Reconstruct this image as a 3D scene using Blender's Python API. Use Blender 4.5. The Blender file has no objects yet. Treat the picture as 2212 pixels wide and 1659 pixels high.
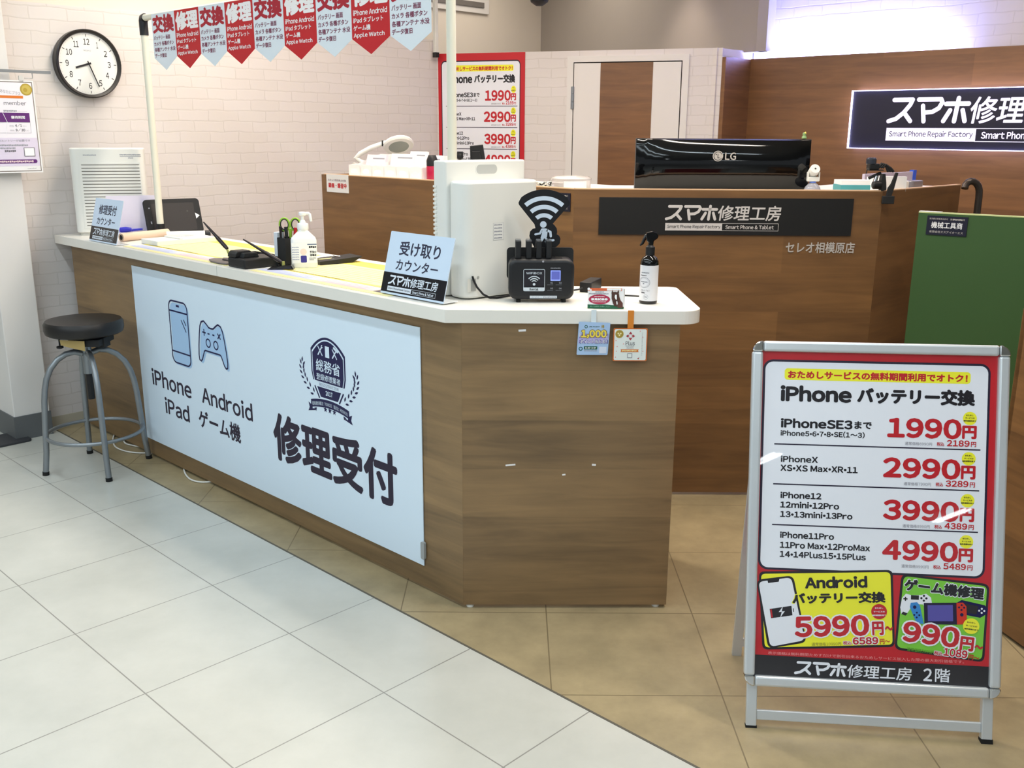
import bpy, bmesh, math, random
from mathutils import Vector, Matrix
random.seed(7)
sc = bpy.context.scene
COL = sc.collection
# ------------------------------------------------------------------ camera
PITCH, ROLL, CAMH = 0.2561, 0.0066, 1.463
cam_d = bpy.data.cameras.new('camera'); cam = bpy.data.objects.new('camera', cam_d); COL.objects.link(cam)
cam_d.sensor_fit = 'HORIZONTAL'; cam_d.sensor_width = 36.0; cam_d.lens = 2091.0 / 2212.0 * 36.0
cam_d.clip_start = 0.05; cam_d.clip_end = 100
_f = Vector((0, math.cos(PITCH), -math.sin(PITCH))); _r = Vector((1, 0, 0)); _u = _r.cross(_f)
_r2 = math.cos(ROLL) * _r + math.sin(ROLL) * _u; _u2 = -math.sin(ROLL) * _r + math.cos(ROLL) * _u
m = Matrix.Identity(4)
for i in range(3):
    m[i][0], m[i][1], m[i][2] = _r2[i], _u2[i], -_f[i]
m[2][3] = CAMH
cam.matrix_world = m
sc.camera = cam
# ------------------------------------------------------------------ view, world
sc.view_settings.view_transform = 'Standard'; sc.view_settings.look = 'None'
sc.view_settings.gamma = 1.0; sc.view_settings.use_curve_mapping = False
sc.view_settings.exposure = 0.28
sc.cycles.use_denoising = True
sc.cycles.max_bounces = 8
wd = bpy.data.worlds.new('world'); sc.world = wd; wd.use_nodes = True
wd.node_tree.nodes['Background'].inputs[0].default_value = (0.84, 0.93, 1.0, 1)
wd.node_tree.nodes['Background'].inputs[1].default_value = 0.32
# the shop's own axes: A runs along the reception counter, B runs away from it
AX = Vector((0.7204, -0.6936, 0)); BX = Vector((0.6936, 0.7204, 0)); ZX = Vector((0, 0, 1)); XX = Vector((1, 0, 0)); YX = Vector((0, 1, 0))
def W(s, t, z=0.0): return AX * s + BX * t + ZX * z
# ------------------------------------------------------------------ lamps
def area(name, loc, sx, sy, power, col, yaw=0.0, target=None):
    d = bpy.data.lights.new(name, 'AREA'); d.shape = 'RECTANGLE'; d.size = sx; d.size_y = sy; d.energy = power; d.color = col
    o = bpy.data.objects.new(name, d); COL.objects.link(o); o.location = loc
    if target is not None:
        o.rotation_euler = (Vector(target) - Vector(loc)).to_track_quat('-Z', 'Y').to_euler()
    else:
        o.rotation_euler = (0, 0, yaw)
    return o
YAW = math.atan2(AX.y, AX.x)
COOL = (0.79, 0.92, 1.0); NEUT = (1.0, 0.90, 0.77); WARM = (1.0, 0.84, 0.71)
area('mall_lamp', W(-1.5, 1.05, 2.68), 7.0, 0.10, 44, COOL, YAW)
area('mall_lamp', W(-1.4, -0.9, 2.68), 7.0, 0.4, 58, COOL, YAW)
area('mall_lamp', W(-0.5, -3.2, 2.68), 8.0, 1.2, 100, COOL, YAW)
area('shop_lamp', W(-2.4, 2.50, 2.68), 4.4, 0.10, 66, NEUT, YAW)
area('shop_lamp', W(-3.0, 3.7, 2.68), 2.2, 0.8, 20, WARM, YAW)
area('shop_lamp', W(-0.9, 4.2, 2.68), 1.6, 0.6, 12, WARM, YAW)
area('upper_wall_fill', (0.10, 6.95, 2.70), 0.9, 0.5, 7, NEUT)  # added fill without a fitting, brightens the grey upper wall behind the partition
def spot(name, loc, target, power, col, ang=60, blend=0.6, size=0.05):
    d = bpy.data.lights.new(name, 'SPOT'); d.energy = power; d.color = col; d.spot_size = math.radians(ang); d.spot_blend = blend; d.shadow_soft_size = size
    o = bpy.data.objects.new(name, d); COL.objects.link(o); o.location = loc
    o.rotation_euler = (Vector(target) - Vector(loc)).to_track_quat('-Z', 'Y').to_euler()
    return o
spot('downlight', (0.93, 6.42, 2.70), (0.93, 6.42, 0.0), 26, WARM, 66, 0.8)

# ------------------------------------------------------------------ materials
def lin(h):
    if isinstance(h, str):
        h = h.lstrip('#'); c = [int(h[i:i + 2], 16) / 255 for i in (0, 2, 4)]
    else:
        c = h
    return tuple(((x + 0.055) / 1.055) ** 2.4 if x > 0.04045 else x / 12.92 for x in c) + (1.0,)
_M = {}
def mat(name, col='#808080', rough=0.5, metal=0.0, coat=0.0, emit=None, es=0.0, alpha=1.0, trans=0.0, ior=1.45, spec=0.5, noise=0.0, nscale=30.0, stretch=None):
    if name in _M: return _M[name]
    M = bpy.data.materials.new(name); M.use_nodes = True; _M[name] = M
    N = M.node_tree.nodes; L = M.node_tree.links; b = N['Principled BSDF']
    c = lin(col)
    b.inputs['Base Color'].default_value = c; b.inputs['Roughness'].default_value = rough; b.inputs['Metallic'].default_value = metal
    b.inputs['Coat Weight'].default_value = coat; b.inputs['Coat Roughness'].default_value = 0.015
    b.inputs['Alpha'].default_value = alpha; b.inputs['Transmission Weight'].default_value = trans; b.inputs['IOR'].default_value = ior
    b.inputs['Specular IOR Level'].default_value = spec
    if emit: b.inputs['Emission Color'].default_value = lin(emit); b.inputs['Emission Strength'].default_value = es
    if noise > 0:
        tc = N.new('ShaderNodeTexCoord'); nz = N.new('ShaderNodeTexNoise'); nz.inputs['Scale'].default_value = nscale; nz.inputs['Detail'].default_value = 4
        src = tc.outputs['Object']
        if stretch:
            mp = N.new('ShaderNodeMapping'); mp.inputs['Scale'].default_value = stretch; L.new(src, mp.inputs[0]); src = mp.outputs[0]
        L.new(src, nz.inputs['Vector'])
        mx = N.new('ShaderNodeMix'); mx.data_type = 'RGBA'
        mx.inputs[6].default_value = tuple(x * (1 - noise) for x in c[:3]) + (1,); mx.inputs[7].default_value = tuple(min(1, x * (1 + noise)) for x in c[:3]) + (1,)
        L.new(nz.outputs[0], mx.inputs[0]); L.new(mx.outputs[2], b.inputs['Base Color'])
    return M
def nodes_of(name, rough):
    M = bpy.data.materials.new(name); M.use_nodes = True; _M[name] = M
    N = M.node_tree.nodes; b = N['Principled BSDF']; b.inputs['Roughness'].default_value = rough
    return M, N, M.node_tree.links, b
def brick_mat(name, c1, c2, mort, row=0.056, width=0.165):
    M, N, L, b = nodes_of(name, 0.7)
    tc = N.new('ShaderNodeTexCoord'); sp = N.new('ShaderNodeSeparateXYZ'); cb = N.new('ShaderNodeCombineXYZ')
    L.new(tc.outputs['Object'], sp.inputs[0]); L.new(sp.outputs[0], cb.inputs[0]); L.new(sp.outputs[2], cb.inputs[1])
    nz = N.new('ShaderNodeTexNoise'); nz.inputs['Scale'].default_value = 9; nz.inputs['Detail'].default_value = 3; L.new(tc.outputs['Object'], nz.inputs['Vector'])
    vm = N.new('ShaderNodeVectorMath'); vm.operation = 'MULTIPLY_ADD'; L.new(nz.outputs['Color'], vm.inputs[0]); vm.inputs[1].default_value = (0.030, 0.022, 0); L.new(cb.outputs[0], vm.inputs[2])
    br = N.new('ShaderNodeTexBrick'); L.new(vm.outputs[0], br.inputs['Vector'])
    br.inputs['Color1'].default_value = lin(c1); br.inputs['Color2'].default_value = lin(c2); br.inputs['Mortar'].default_value = lin(mort)
    br.inputs['Scale'].default_value = 1; br.inputs['Mortar Size'].default_value = 0.0050; br.inputs['Mortar Smooth'].default_value = 1.0
    br.inputs['Brick Width'].default_value = width; br.inputs['Row Height'].default_value = row
    L.new(br.outputs['Color'], b.inputs['Base Color'])
    nz2 = N.new('ShaderNodeTexNoise'); nz2.inputs['Scale'].default_value = 60; L.new(tc.outputs['Object'], nz2.inputs['Vector'])
    ma = N.new('ShaderNodeMath'); ma.operation = 'MULTIPLY_ADD'; L.new(nz2.outputs[0], ma.inputs[0]); ma.inputs[1].default_value = 0.25; L.new(br.outputs['Fac'], ma.inputs[2])
    bp = N.new('ShaderNodeBump'); bp.inputs['Strength'].default_value = 0.16; bp.inputs['Distance'].default_value = 0.003; bp.invert = True
    L.new(ma.outputs[0], bp.inputs['Height']); L.new(bp.outputs[0], b.inputs['Normal'])
    return M
def wood_mat(name, c1, c2, rough=0.42, row=0.155, width=1.3):
    M, N, L, b = nodes_of(name, rough)
    tc = N.new('ShaderNodeTexCoord'); sp = N.new('ShaderNodeSeparateXYZ'); cb = N.new('ShaderNodeCombineXYZ')
    L.new(tc.outputs['Object'], sp.inputs[0]); L.new(sp.outputs[0], cb.inputs[0]); L.new(sp.outputs[2], cb.inputs[1])
    br = N.new('ShaderNodeTexBrick'); L.new(cb.outputs[0], br.inputs['Vector']); br.offset = 0.37
    br.inputs['Color1'].default_value = (0.36, 0.36, 0.36, 1); br.inputs['Color2'].default_value = (0.64, 0.64, 0.64, 1); br.inputs['Mortar'].default_value = (0.45, 0.45, 0.45, 1)
    br.inputs['Scale'].default_value = 1; br.inputs['Mortar Size'].default_value = 0.0005; br.inputs['Brick Width'].default_value = width; br.inputs['Row Height'].default_value = row
    mp = N.new('ShaderNodeMapping'); mp.inputs['Scale'].default_value = (2.2, 2.2, 26); L.new(tc.outputs['Object'], mp.inputs[0])
    nz = N.new('ShaderNodeTexNoise'); nz.inputs['Scale'].default_value = 1.0; nz.inputs['Detail'].default_value = 6; nz.inputs['Roughness'].default_value = 0.6; nz.inputs['Distortion'].default_value = 0.6; L.new(mp.outputs[0], nz.inputs['Vector'])
    mp2 = N.new('ShaderNodeMapping'); mp2.inputs['Scale'].default_value = (3, 3, 9); L.new(tc.outputs['Object'], mp2.inputs[0])
    nb = N.new('ShaderNodeTexNoise'); nb.inputs['Scale'].default_value = 1.0; nb.inputs['Detail'].default_value = 3; L.new(mp2.outputs[0], nb.inputs['Vector'])
    a1 = N.new('ShaderNodeMath'); a1.operation = 'MULTIPLY_ADD'; L.new(nz.outputs[0], a1.inputs[0]); a1.inputs[1].default_value = 0.95
    sb = N.new('ShaderNodeMath'); sb.operation = 'SUBTRACT'; L.new(br.outputs['Color'], sb.inputs[0]); sb.inputs[1].default_value = 0.70; L.new(sb.outputs[0], a1.inputs[2])
    a2 = N.new('ShaderNodeMath'); a2.operation = 'MULTIPLY_ADD'; L.new(nb.outputs[0], a2.inputs[0]); a2.inputs[1].default_value = 0.5; L.new(a1.outputs[0], a2.inputs[2])
    mx = N.new('ShaderNodeMix'); mx.data_type = 'RGBA'; L.new(a2.outputs[0], mx.inputs[0]); mx.inputs[6].default_value = lin(c1); mx.inputs[7].default_value = lin(c2)
    L.new(mx.outputs[2], b.inputs['Base Color'])
    return M
def tile_mat(name, c1, c2, mort, rough, size, rot, loc, mort_size, nscale, coat=0.0):
    M, N, L, b = nodes_of(name, rough)
    tc = N.new('ShaderNodeTexCoord'); mp = N.new('ShaderNodeMapping'); mp.inputs['Rotation'].default_value = (0, 0, rot); mp.inputs['Location'].default_value = loc
    L.new(tc.outputs['Object'], mp.inputs[0])
    br = N.new('ShaderNodeTexBrick'); br.offset = 0.0; L.new(mp.outputs[0], br.inputs['Vector'])
    br.inputs['Scale'].default_value = 1; br.inputs['Mortar Size'].default_value = mort_size; br.inputs['Mortar Smooth'].default_value = 0.3
    br.inputs['Brick Width'].default_value = size; br.inputs['Row Height'].default_value = size
    nz = N.new('ShaderNodeTexNoise'); nz.inputs['Scale'].default_value = nscale; nz.inputs['Detail'].default_value = 7; nz.inputs['Roughness'].default_value = 0.65; L.new(tc.outputs['Object'], nz.inputs['Vector'])
    mr = N.new('ShaderNodeMapRange'); mr.inputs[1].default_value = 0.3; mr.inputs[2].default_value = 0.7; L.new(nz.outputs[0], mr.inputs[0])
    mx = N.new('ShaderNodeMix'); mx.data_type = 'RGBA'; L.new(mr.outputs[0], mx.inputs[0]); mx.inputs[6].default_value = lin(c1); mx.inputs[7].default_value = lin(c2)
    L.new(mx.outputs[2], br.inputs['Color1']); L.new(mx.outputs[2], br.inputs['Color2']); br.inputs['Mortar'].default_value = lin(mort)
    L.new(br.outputs['Color'], b.inputs['Base Color'])
    b.inputs['Coat Weight'].default_value = coat; b.inputs['Coat Roughness'].default_value = 0.18
    return M
M_BRICK = brick_mat('white_brick_wallpaper', '#dbd5d3', '#d8d2cf', '#cfc9c5', 0.056, 0.175)
M_WOODF = wood_mat('counter_wood', '#574632', '#a08159')
M_WOODB = wood_mat('back_counter_wood', '#513823', '#91693f')
M_WOODV = wood_mat('wall_wood', '#553823', '#94683f')
M_TILEW = tile_mat('white_floor_tile', '#b9b9b1', '#c9c8c0', '#8a8882', 0.30, 0.45, -YAW, (1.393, -1.4256, 0), 0.0022, 2.6, 0.25)
M_TILEB = tile_mat('beige_floor_tile', '#8b7d60', '#aa9976', '#75674d', 0.42, 0.457, 0.0, (-0.112, -2.757 + 0.457 * 7, 0), 0.0022, 5.0)
M_CREAM = mat('cream_paint', '#ded5c8', 0.75, noise=0.03, nscale=4)
M_GREY = mat('grey_paint', '#a59d95', 0.8, noise=0.03, nscale=4)
M_WHITEP = mat('white_paint', '#dedbd8', 0.6, noise=0.02, nscale=6)
M_WTOP = mat('white_laminate', '#e9e6de', 0.38, noise=0.02, nscale=20)
M_WPLAST = mat('white_plastic', '#e3e3de', 0.4, noise=0.015, nscale=10)
M_BLACK = mat('black_plastic', '#16171a', 0.45, noise=0.1, nscale=40)
M_BLACKG = mat('gloss_black', '#07080a', 0.06, spec=0.6)
M_BLACKM = mat('matt_black', '#1c1d1f', 0.7, noise=0.1, nscale=60)
M_ALU = mat('aluminium', '#d3d8dc', 0.30, metal=0.45, noise=0.03, nscale=20)
M_CHROME = mat('chrome', '#d9dadb', 0.08, metal=1.0)
M_STEEL = mat('grey_steel', '#8f959a', 0.38, metal=0.75, noise=0.08, nscale=30)
M_RUB = mat('rubber', '#131313', 0.8)
M_PAPER = mat('white_paper', '#e9e9ea', 0.55)
M_DARKGAP = mat('dark_gap', '#2a2827', 0.9)
# print inks
def ink(name, col, rough=0.45, coat=0.0): return mat('ink_' + name, col, rough, coat=coat)
I_W = ink('white', '#eef0f3'); I_K = ink('black', '#141219'); I_R = ink('red', '#c4131f'); I_Y = ink('yellow', '#f1e32a'); I_N = ink('navy', '#231a33')
I_G = ink('green', '#6fc02c'); I_B = ink('blue', '#a9cbee'); I_GR = ink('grey', '#9b9da6'); I_DB = ink('dark_blue', '#15154a'); I_SB = ink('sky_blue', '#3a86cc')
I_O = ink('orange', '#d9772c'); I_P = ink('purple', '#5d2470'); I_GOLD = ink('gold', '#b39b3e', 0.4); I_PINK = ink('pink', '#e2ccd0'); I_PB = ink('pale_blue', '#c6cde4'); I_PK = ink('pale_violet', '#8e8bd0')
I_DG = ink('dark_green', '#16593a'); I_BR = ink('brown', '#4a2b22'); I_MY = ink('mat_yellow', '#f1e27a'); I_LY = ink('light_yellow', '#f5ecae'); I_LR = ink('light_red', '#e69a9c'); I_SIL = ink('silver', '#b9b4af', 0.4)
I_CW = ink('sheet_white', '#dcedfc', 0.4)

# ------------------------------------------------------------------ mesh building
class MB:
    def __init__(s): s.v = []; s.f = []; s.mi = []; s.mats = []; s.z = 0.0
    def m(s, M):
        if M not in s.mats: s.mats.append(M)
        return s.mats.index(M)
    def add(s, V, F, M):
        o = len(s.v); k = s.m(M); s.v.extend(V)
        for f in F: s.f.append(tuple(i + o for i in f)); s.mi.append(k)
        return s
    def box(s, x0, y0, z0, x1, y1, z1, M):
        V = [(x0, y0, z0), (x1, y0, z0), (x1, y1, z0), (x0, y1, z0), (x0, y0, z1), (x1, y0, z1), (x1, y1, z1), (x0, y1, z1)]
        return s.add(V, [(0, 3, 2, 1), (4, 5, 6, 7), (0, 1, 5, 4), (1, 2, 6, 5), (2, 3, 7, 6), (3, 0, 4, 7)], M)
    def prism(s, P, z0, z1, M, cap=True):
        n = len(P); V = [(p[0], p[1], z0) for p in P] + [(p[0], p[1], z1) for p in P]
        F = [(i, (i + 1) % n, n + (i + 1) % n, n + i) for i in range(n)]
        if cap: F += [tuple(range(n - 1, -1, -1)), tuple(range(n, 2 * n))]
        return s.add(V, F, M)
    def prism_y(s, P, y0, y1, M):   # outline in x,z pushed through y
        n = len(P); V = [(p[0], y0, p[1]) for p in P] + [(p[0], y1, p[1]) for p in P]
        F = [((i + 1) % n, i, n + i, n + (i + 1) % n) for i in range(n)] + [tuple(range(n)), tuple(range(2 * n - 1, n - 1, -1))]
        return s.add(V, F, M)
    def lathe(s, prof, M, n=32, c=(0, 0, 0), cap=True):
        V = []; F = []
        for r, z in prof:
            for k in range(n):
                a = 2 * math.pi * k / n; V.append((c[0] + r * math.cos(a), c[1] + r * math.sin(a), c[2] + z))
        for j in range(len(prof) - 1):
            for k in range(n):
                k2 = (k + 1) % n; F.append((j * n + k, j * n + k2, (j + 1) * n + k2, (j + 1) * n + k))
        if cap:
            F.append(tuple(range(n - 1, -1, -1))); F.append(tuple((len(prof) - 1) * n + k for k in range(n)))
        return s.add(V, F, M)
    def tube(s, pts, r, M, n=12, closed=False, cap=True):
        P = [Vector(p) for p in pts]; V = []; F = []; N = len(P)
        rr = r if isinstance(r, (list, tuple)) else [r] * N
        prev = None
        for i, p in enumerate(P):
            if closed: t = (P[(i + 1) % N] - P[i - 1]).normalized()
            else: t = (P[min(i + 1, N - 1)] - P[max(i - 1, 0)]).normalized()
            if prev is None:
                ref = Vector((0, 0, 1)) if abs(t.z) < 0.9 else Vector((1, 0, 0)); x = t.cross(ref).normalized()
            else: x = (prev - t * prev.dot(t)).normalized()
            prev = x; y = t.cross(x)
            for k in range(n):
                a = 2 * math.pi * k / n; V.append(tuple(p + (x * math.cos(a) + y * math.sin(a)) * rr[i]))
        R = N if closed else N - 1
        for i in range(R):
            j = (i + 1) % N
            for k in range(n):
                k2 = (k + 1) % n; F.append((i * n + k, i * n + k2, j * n + k2, j * n + k))
        if cap and not closed: F.append(tuple(range(n - 1, -1, -1))); F.append(tuple((N - 1) * n + k for k in range(n)))
        return s.add(V, F, M)
    # ---- flat printed shapes in x,y at height z
    def poly(s, P, z, M): return s.add([(p[0], p[1], z) for p in P], [tuple(range(len(P)))], M)
    def rect(s, x0, y0, x1, y1, z, M): return s.poly([(x0, y0), (x1, y0), (x1, y1), (x0, y1)], z, M)
    def rrect(s, x0, y0, x1, y1, r, z, M): return s.poly(rr_pts(x0, y0, x1, y1, r), z, M)
    def frame(s, x0, y0, x1, y1, w, z, M):
        s.rect(x0, y0, x1, y0 + w, z, M); s.rect(x0, y1 - w, x1, y1, z, M); s.rect(x0, y0 + w, x0 + w, y1 - w, z, M); s.rect(x1 - w, y0 + w, x1, y1 - w, z, M)
    def disc(s, x, y, rx, z, M, ry=None, n=32):
        ry = ry or rx; return s.poly([(x + rx * math.cos(2 * math.pi * k / n), y + ry * math.sin(2 * math.pi * k / n)) for k in range(n)], z, M)
    def ring(s, x, y, r0, r1, a0, a1, z, M, n=24, sx=1.0):
        V = []
        for k in range(n + 1):
            a = math.radians(a0 + (a1 - a0) * k / n)
            V += [(x + r0 * sx * math.cos(a), y + r0 * math.sin(a), z), (x + r1 * sx * math.cos(a), y + r1 * math.sin(a), z)]
        return s.add(V, [(2 * k, 2 * k + 1, 2 * k + 3, 2 * k + 2) for k in range(n)], M)
    def stroke(s, pts, w, z, M, closed=False, round_=True):
        P = list(pts) + ([pts[0]] if closed else [])
        z0 = z
        for k, ((x0, y0), (x1, y1)) in enumerate(zip(P[:-1], P[1:])):
            z = z0 + 6e-6 * (k % 12)
            d = math.hypot(x1 - x0, y1 - y0) or 1e-9; nx, ny = -(y1 - y0) / d * w / 2, (x1 - x0) / d * w / 2
            s.poly([(x0 + nx, y0 + ny), (x0 - nx, y0 - ny), (x1 - nx, y1 - ny), (x1 + nx, y1 + ny)], z, M)
        if round_:
            for k, p in enumerate(P): s.disc(p[0], p[1], w / 2, z0 + 8e-5 + 6e-6 * (k % 6), M, n=14)
    def text(s, t, x0, y0, x1, y1, z, M, bold=0.0, shear=0.0, rot=0.0, fn=None):
        V, F = glyphs(t); xs = [p[0] for p in V]; ys = [p[1] for p in V]
        bx0, bx1, by0, by1 = min(xs) - bold, max(xs) + bold, min(ys) - bold, max(ys) + bold
        kx = (x1 - x0) / max(bx1 - bx0, 1e-6); ky = (y1 - y0) / max(by1 - by0, 1e-6)
        if bx1 - bx0 < 1e-3: kx = ky
        offs = [(0, 0)] if bold <= 0 else [(bold * math.cos(k * math.pi / 4), bold * math.sin(k * math.pi / 4)) for k in range(8)] + [(0, 0)]
        cx, cy = (x0 + x1) / 2, (y0 + y1) / 2; cr, sr = math.cos(math.radians(rot)), math.sin(math.radians(rot))
        for kk, (dx, dy) in enumerate(offs):
            O = []; zz = z + kk * 1.2e-5
            for px, py in V:
                X = x0 + (px + dx - bx0) * kx; Y = y0 + (py + dy - by0) * ky
                X += shear * (Y - cy)
                if rot: X, Y = cx + (X - cx) * cr - (Y - cy) * sr, cy + (X - cx) * sr + (Y - cy) * cr
                if fn: X, Y = fn(X, Y)
                O.append((X, Y, zz))
            s.add(O, F, M)
    def bar(s, x0, y0, x1, y1, z, M):   # a line of print too small to read: a run of short dashes
        w_ = (y1 - y0) * 0.9; x = x0; k = 0
        while x < x1 - w_ * 0.3:
            s.rect(x, y0 + (y1 - y0) * 0.15 * (k % 2), min(x + w_ * 0.82, x1), y1 - (y1 - y0) * 0.12 * ((k // 2) % 2), z, M); x += w_; k += 1
    def build(s, name, parent=None, smooth=False, bevel=0.0, seg=2, sub=0):
        me = bpy.data.meshes.new(name); me.from_pydata(s.v, [], s.f)
        for M in s.mats: me.materials.append(M)
        me.polygons.foreach_set('material_index', s.mi)
        if smooth:
            me.polygons.foreach_set('use_smooth', [True] * len(me.polygons))
        me.update()
        o = bpy.data.objects.new(name, me); COL.objects.link(o)
        if parent is not None: o.parent = parent
        if bevel > 0:
            md = o.modifiers.new('bevel', 'BEVEL'); md.width = bevel; md.segments = seg; md.limit_method = 'ANGLE'; md.angle_limit = math.radians(40)
        if sub:
            md = o.modifiers.new('sub', 'SUBSURF'); md.levels = sub; md.render_levels = sub
        if smooth:
            try: me.set_sharp_from_angle(angle=math.radians(38))
            except Exception: pass
        return o
def rr_pts(x0, y0, x1, y1, r, n=6):
    P = []
    for cx, cy, a0 in ((x1 - r, y0 + r, -90), (x1 - r, y1 - r, 0), (x0 + r, y1 - r, 90), (x0 + r, y0 + r, 180)):
        for k in range(n + 1):
            a = math.radians(a0 + 90 * k / n); P.append((cx + r * math.cos(a), cy + r * math.sin(a)))
    return P
_G = {}; _C = {}
def one_glyph(ch):
    if ch in _C: return _C[ch]
    src = chr(ord(ch) + 0xFEE0) if 33 <= ord(ch) <= 126 else ch
    c = bpy.data.curves.new('type', 'FONT'); c.body = src; c.size = 1.0; c.resolution_u = 3
    o = bpy.data.objects.new('type', c); COL.objects.link(o)
    dg = bpy.context.evaluated_depsgraph_get(); me = bpy.data.meshes.new_from_object(o.evaluated_get(dg))
    V = [(v.co.x, v.co.y) for v in me.vertices]; F = [tuple(p.vertices) for p in me.polygons]
    bpy.data.objects.remove(o); bpy.data.curves.remove(c); bpy.data.meshes.remove(me)
    _C[ch] = (V, F); return _C[ch]
def glyphs(t):
    """One line of type set flush: ideographs in square cells, latin letters and digits fitted by their own width."""
    if t in _G: return _G[t]
    V, F, x = [], [], 0.0
    for ch in t:
        if ch == ' ': x += 0.27; continue
        if ch == '　': x += 1.0; continue
        v, f = one_glyph(ch)
        if not v: x += 0.3; continue
        x0 = min(p[0] for p in v); x1 = max(p[0] for p in v); narrow = ord(ch) < 127 or ch == '•'
        sb = 0.0 if not narrow else (0.030 if ch in 'AVTYWvwyfrtj' else 0.058)
        k = len(V); dx = x + sb - x0 if narrow else x
        V += [(p[0] + dx, p[1]) for p in v]; F += [tuple(i + k for i in g) for g in f]
        x += (x1 - x0 + 2 * sb) if narrow else 1.0
    if not V: V = [(0, 0), (0.1, 0), (0.1, 0.1)]; F = [(0, 1, 2)]
    _G[t] = (V, F); return _G[t]
def tag(o, label, cat, group=None):
    o['label'] = label; o['category'] = cat
    if group: o['group'] = group
    return o
def struct(o): o['kind'] = 'structure'; return o
def pose(o, origin, X=XX, Y=YX):
    X = X.normalized(); Zv = X.cross(Y).normalized(); Yv = Zv.cross(X)
    m = Matrix.Identity(4)
    for i in range(3): m[i][0], m[i][1], m[i][2], m[i][3] = X[i], Yv[i], Zv[i], origin[i]
    o.matrix_world = m; return o
def thing(name, label, cat, origin=(0, 0, 0), X=XX, Y=YX, group=None):
    o = bpy.data.objects.new(name, None); COL.objects.link(o); o.empty_display_size = 0.05
    tag(o, label, cat, group); pose(o, Vector(origin), X, Y); return o
def local(o, loc, rot=(0, 0, 0)): o.location = loc; o.rotation_euler = rot; return o
def copy_tree(o, parent=None):
    c = o.copy(); COL.objects.link(c)
    if parent is not None: c.parent = parent
    for ch in list(o.children): copy_tree(ch, c)
    return c
# local frame for standing panels: x along the face, y into the room behind the face, z up
def wallpanel(name, P0, X, w, z0, z1, th, M, structure=True, parent=None):
    b = MB(); b.box(0, 0, z0, w, th, z1, M); o = b.build(name, parent)
    Y = ZX.cross(X.normalized()); pose(o, Vector((P0[0], P0[1], 0)), X, Y)
    if structure: struct(o)
    return o

# =================================================================== SETTING
def floor():
    b = MB()
    def q(s0, t0, s1, t1, M):
        P = [W(s0, t0), W(s1, t0), W(s1, t1), W(s0, t1)]; b.add([tuple(p) for p in P] + [tuple(p - ZX * 0.05) for p in P], [(0, 1, 2, 3), (7, 6, 5, 4), (0, 4, 5, 1), (1, 5, 6, 2), (2, 6, 7, 3), (3, 7, 4, 0)], M)
    q(-9, -16, 20, 1.748, M_TILEW); q(-9, 1.748, 20, 9.5, M_TILEB)
    struct(b.build('floor'))
    b = MB(); P = [W(-4.9, 1.745, 0.0), W(12, 1.745, 0.0), W(12, 1.7515, 0.0), W(-4.9, 1.7515, 0.0)]
    b.add([tuple(p) for p in P] + [tuple(p + ZX * 0.0012) for p in P], [(4, 5, 6, 7), (0, 1, 5, 4), (1, 2, 6, 5), (2, 3, 7, 6), (3, 0, 4, 7)], mat('joint_strip', '#5b564c', 0.6))
    struct(b.build('trim_1'))
floor()
b = MB(); P = [W(-9, -16, 2.75), W(20, -16, 2.75), W(20, 9.5, 2.75), W(-9, 9.5, 2.75)]
b.add([tuple(p) for p in P] + [tuple(p + ZX * 0.1) for p in P], [(3, 2, 1, 0), (4, 5, 6, 7), (0, 1, 5, 4), (1, 2, 6, 5), (2, 3, 7, 6), (3, 0, 4, 7)], M_WHITEP)
struct(b.build('ceiling'))
# left wall: white brick paper up to 2.02 m, cream above it
wallpanel('wall_left', W(-4.90, 1.70), BX, 2.68, 0, 2.02, 0.10, M_BRICK)
wallpanel('baseboard_left', W(-4.895, 1.70), BX, 2.66, 0, 0.055, 0.01, mat('pale_base', '#b9b3a2', 0.6))
# pillar with grey base, nearer than the wall
b = MB(); b.box(0, 0, 0, 0.165, 0.9, 2.75, M_WHITEP); o = b.build('wall_pillar', bevel=0.004); pose(o, W(-4.80, 1.548), BX, -AX); struct(o)
b = MB(); b.box(-0.006, -0.006, 0, 0.168, 0.9, 0.118, mat('grey_base', '#5f6264', 0.55)); o = b.build('baseboard_pillar'); pose(o, W(-4.80, 1.548), BX, -AX); struct(o)
wallpanel('wall_far', W(-5.75, -2.0), BX, 3.55, 0, 2.75, 0.1, M_GREY)
# back wall
C0 = Vector((-0.497, 6.549, 0)); DW = Vector((math.cos(math.radians(19.5)), -math.sin(math.radians(19.5)), 0)); NW = Vector((DW.y, -DW.x, 0))  # NW faces the shop
def BW(u, z=0.0, off=0.0): return C0 + DW * u + NW * off + ZX * z
wallpanel('wall_back', BW(0), DW, 1.815, 0, 1.937, 0.10, M_BRICK)
E0 = BW(1.815)
# grey upper walls behind and above the partitions, one folded sheet
UP = [W(-5.40, 1.0), W(-5.40, 5.907), Vector((1.478, 6.000, 0)), Vector((1.60, 6.22, 0))]
b = MB()
for i, (p, q) in enumerate(zip(UP[:-1], UP[1:])):
    d = (q - p).normalized(); n = Vector((-d.y, d.x, 0)) * 0.06; z0 = 1.926 if i >= 1 else 0.0
    M = M_CREAM if i == 0 else M_GREY
    V = [p + ZX * z0, q + ZX * z0, q + ZX * 2.75, p + ZX * 2.75]; V += [v + n for v in V]
    b.add([tuple(v) for v in V], [(0, 1, 2, 3), (7, 6, 5, 4), (0, 4, 5, 1), (3, 2, 6, 7), (1, 5, 6, 2), (0, 3, 7, 4)], M)
struct(b.build('wall_upper'))
# cream band above the near part of the left wall
wallpanel('wall_left_upper', W(-4.93, 1.70), BX, 1.30, 2.02, 2.75, 0.05, M_CREAM)
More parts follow.
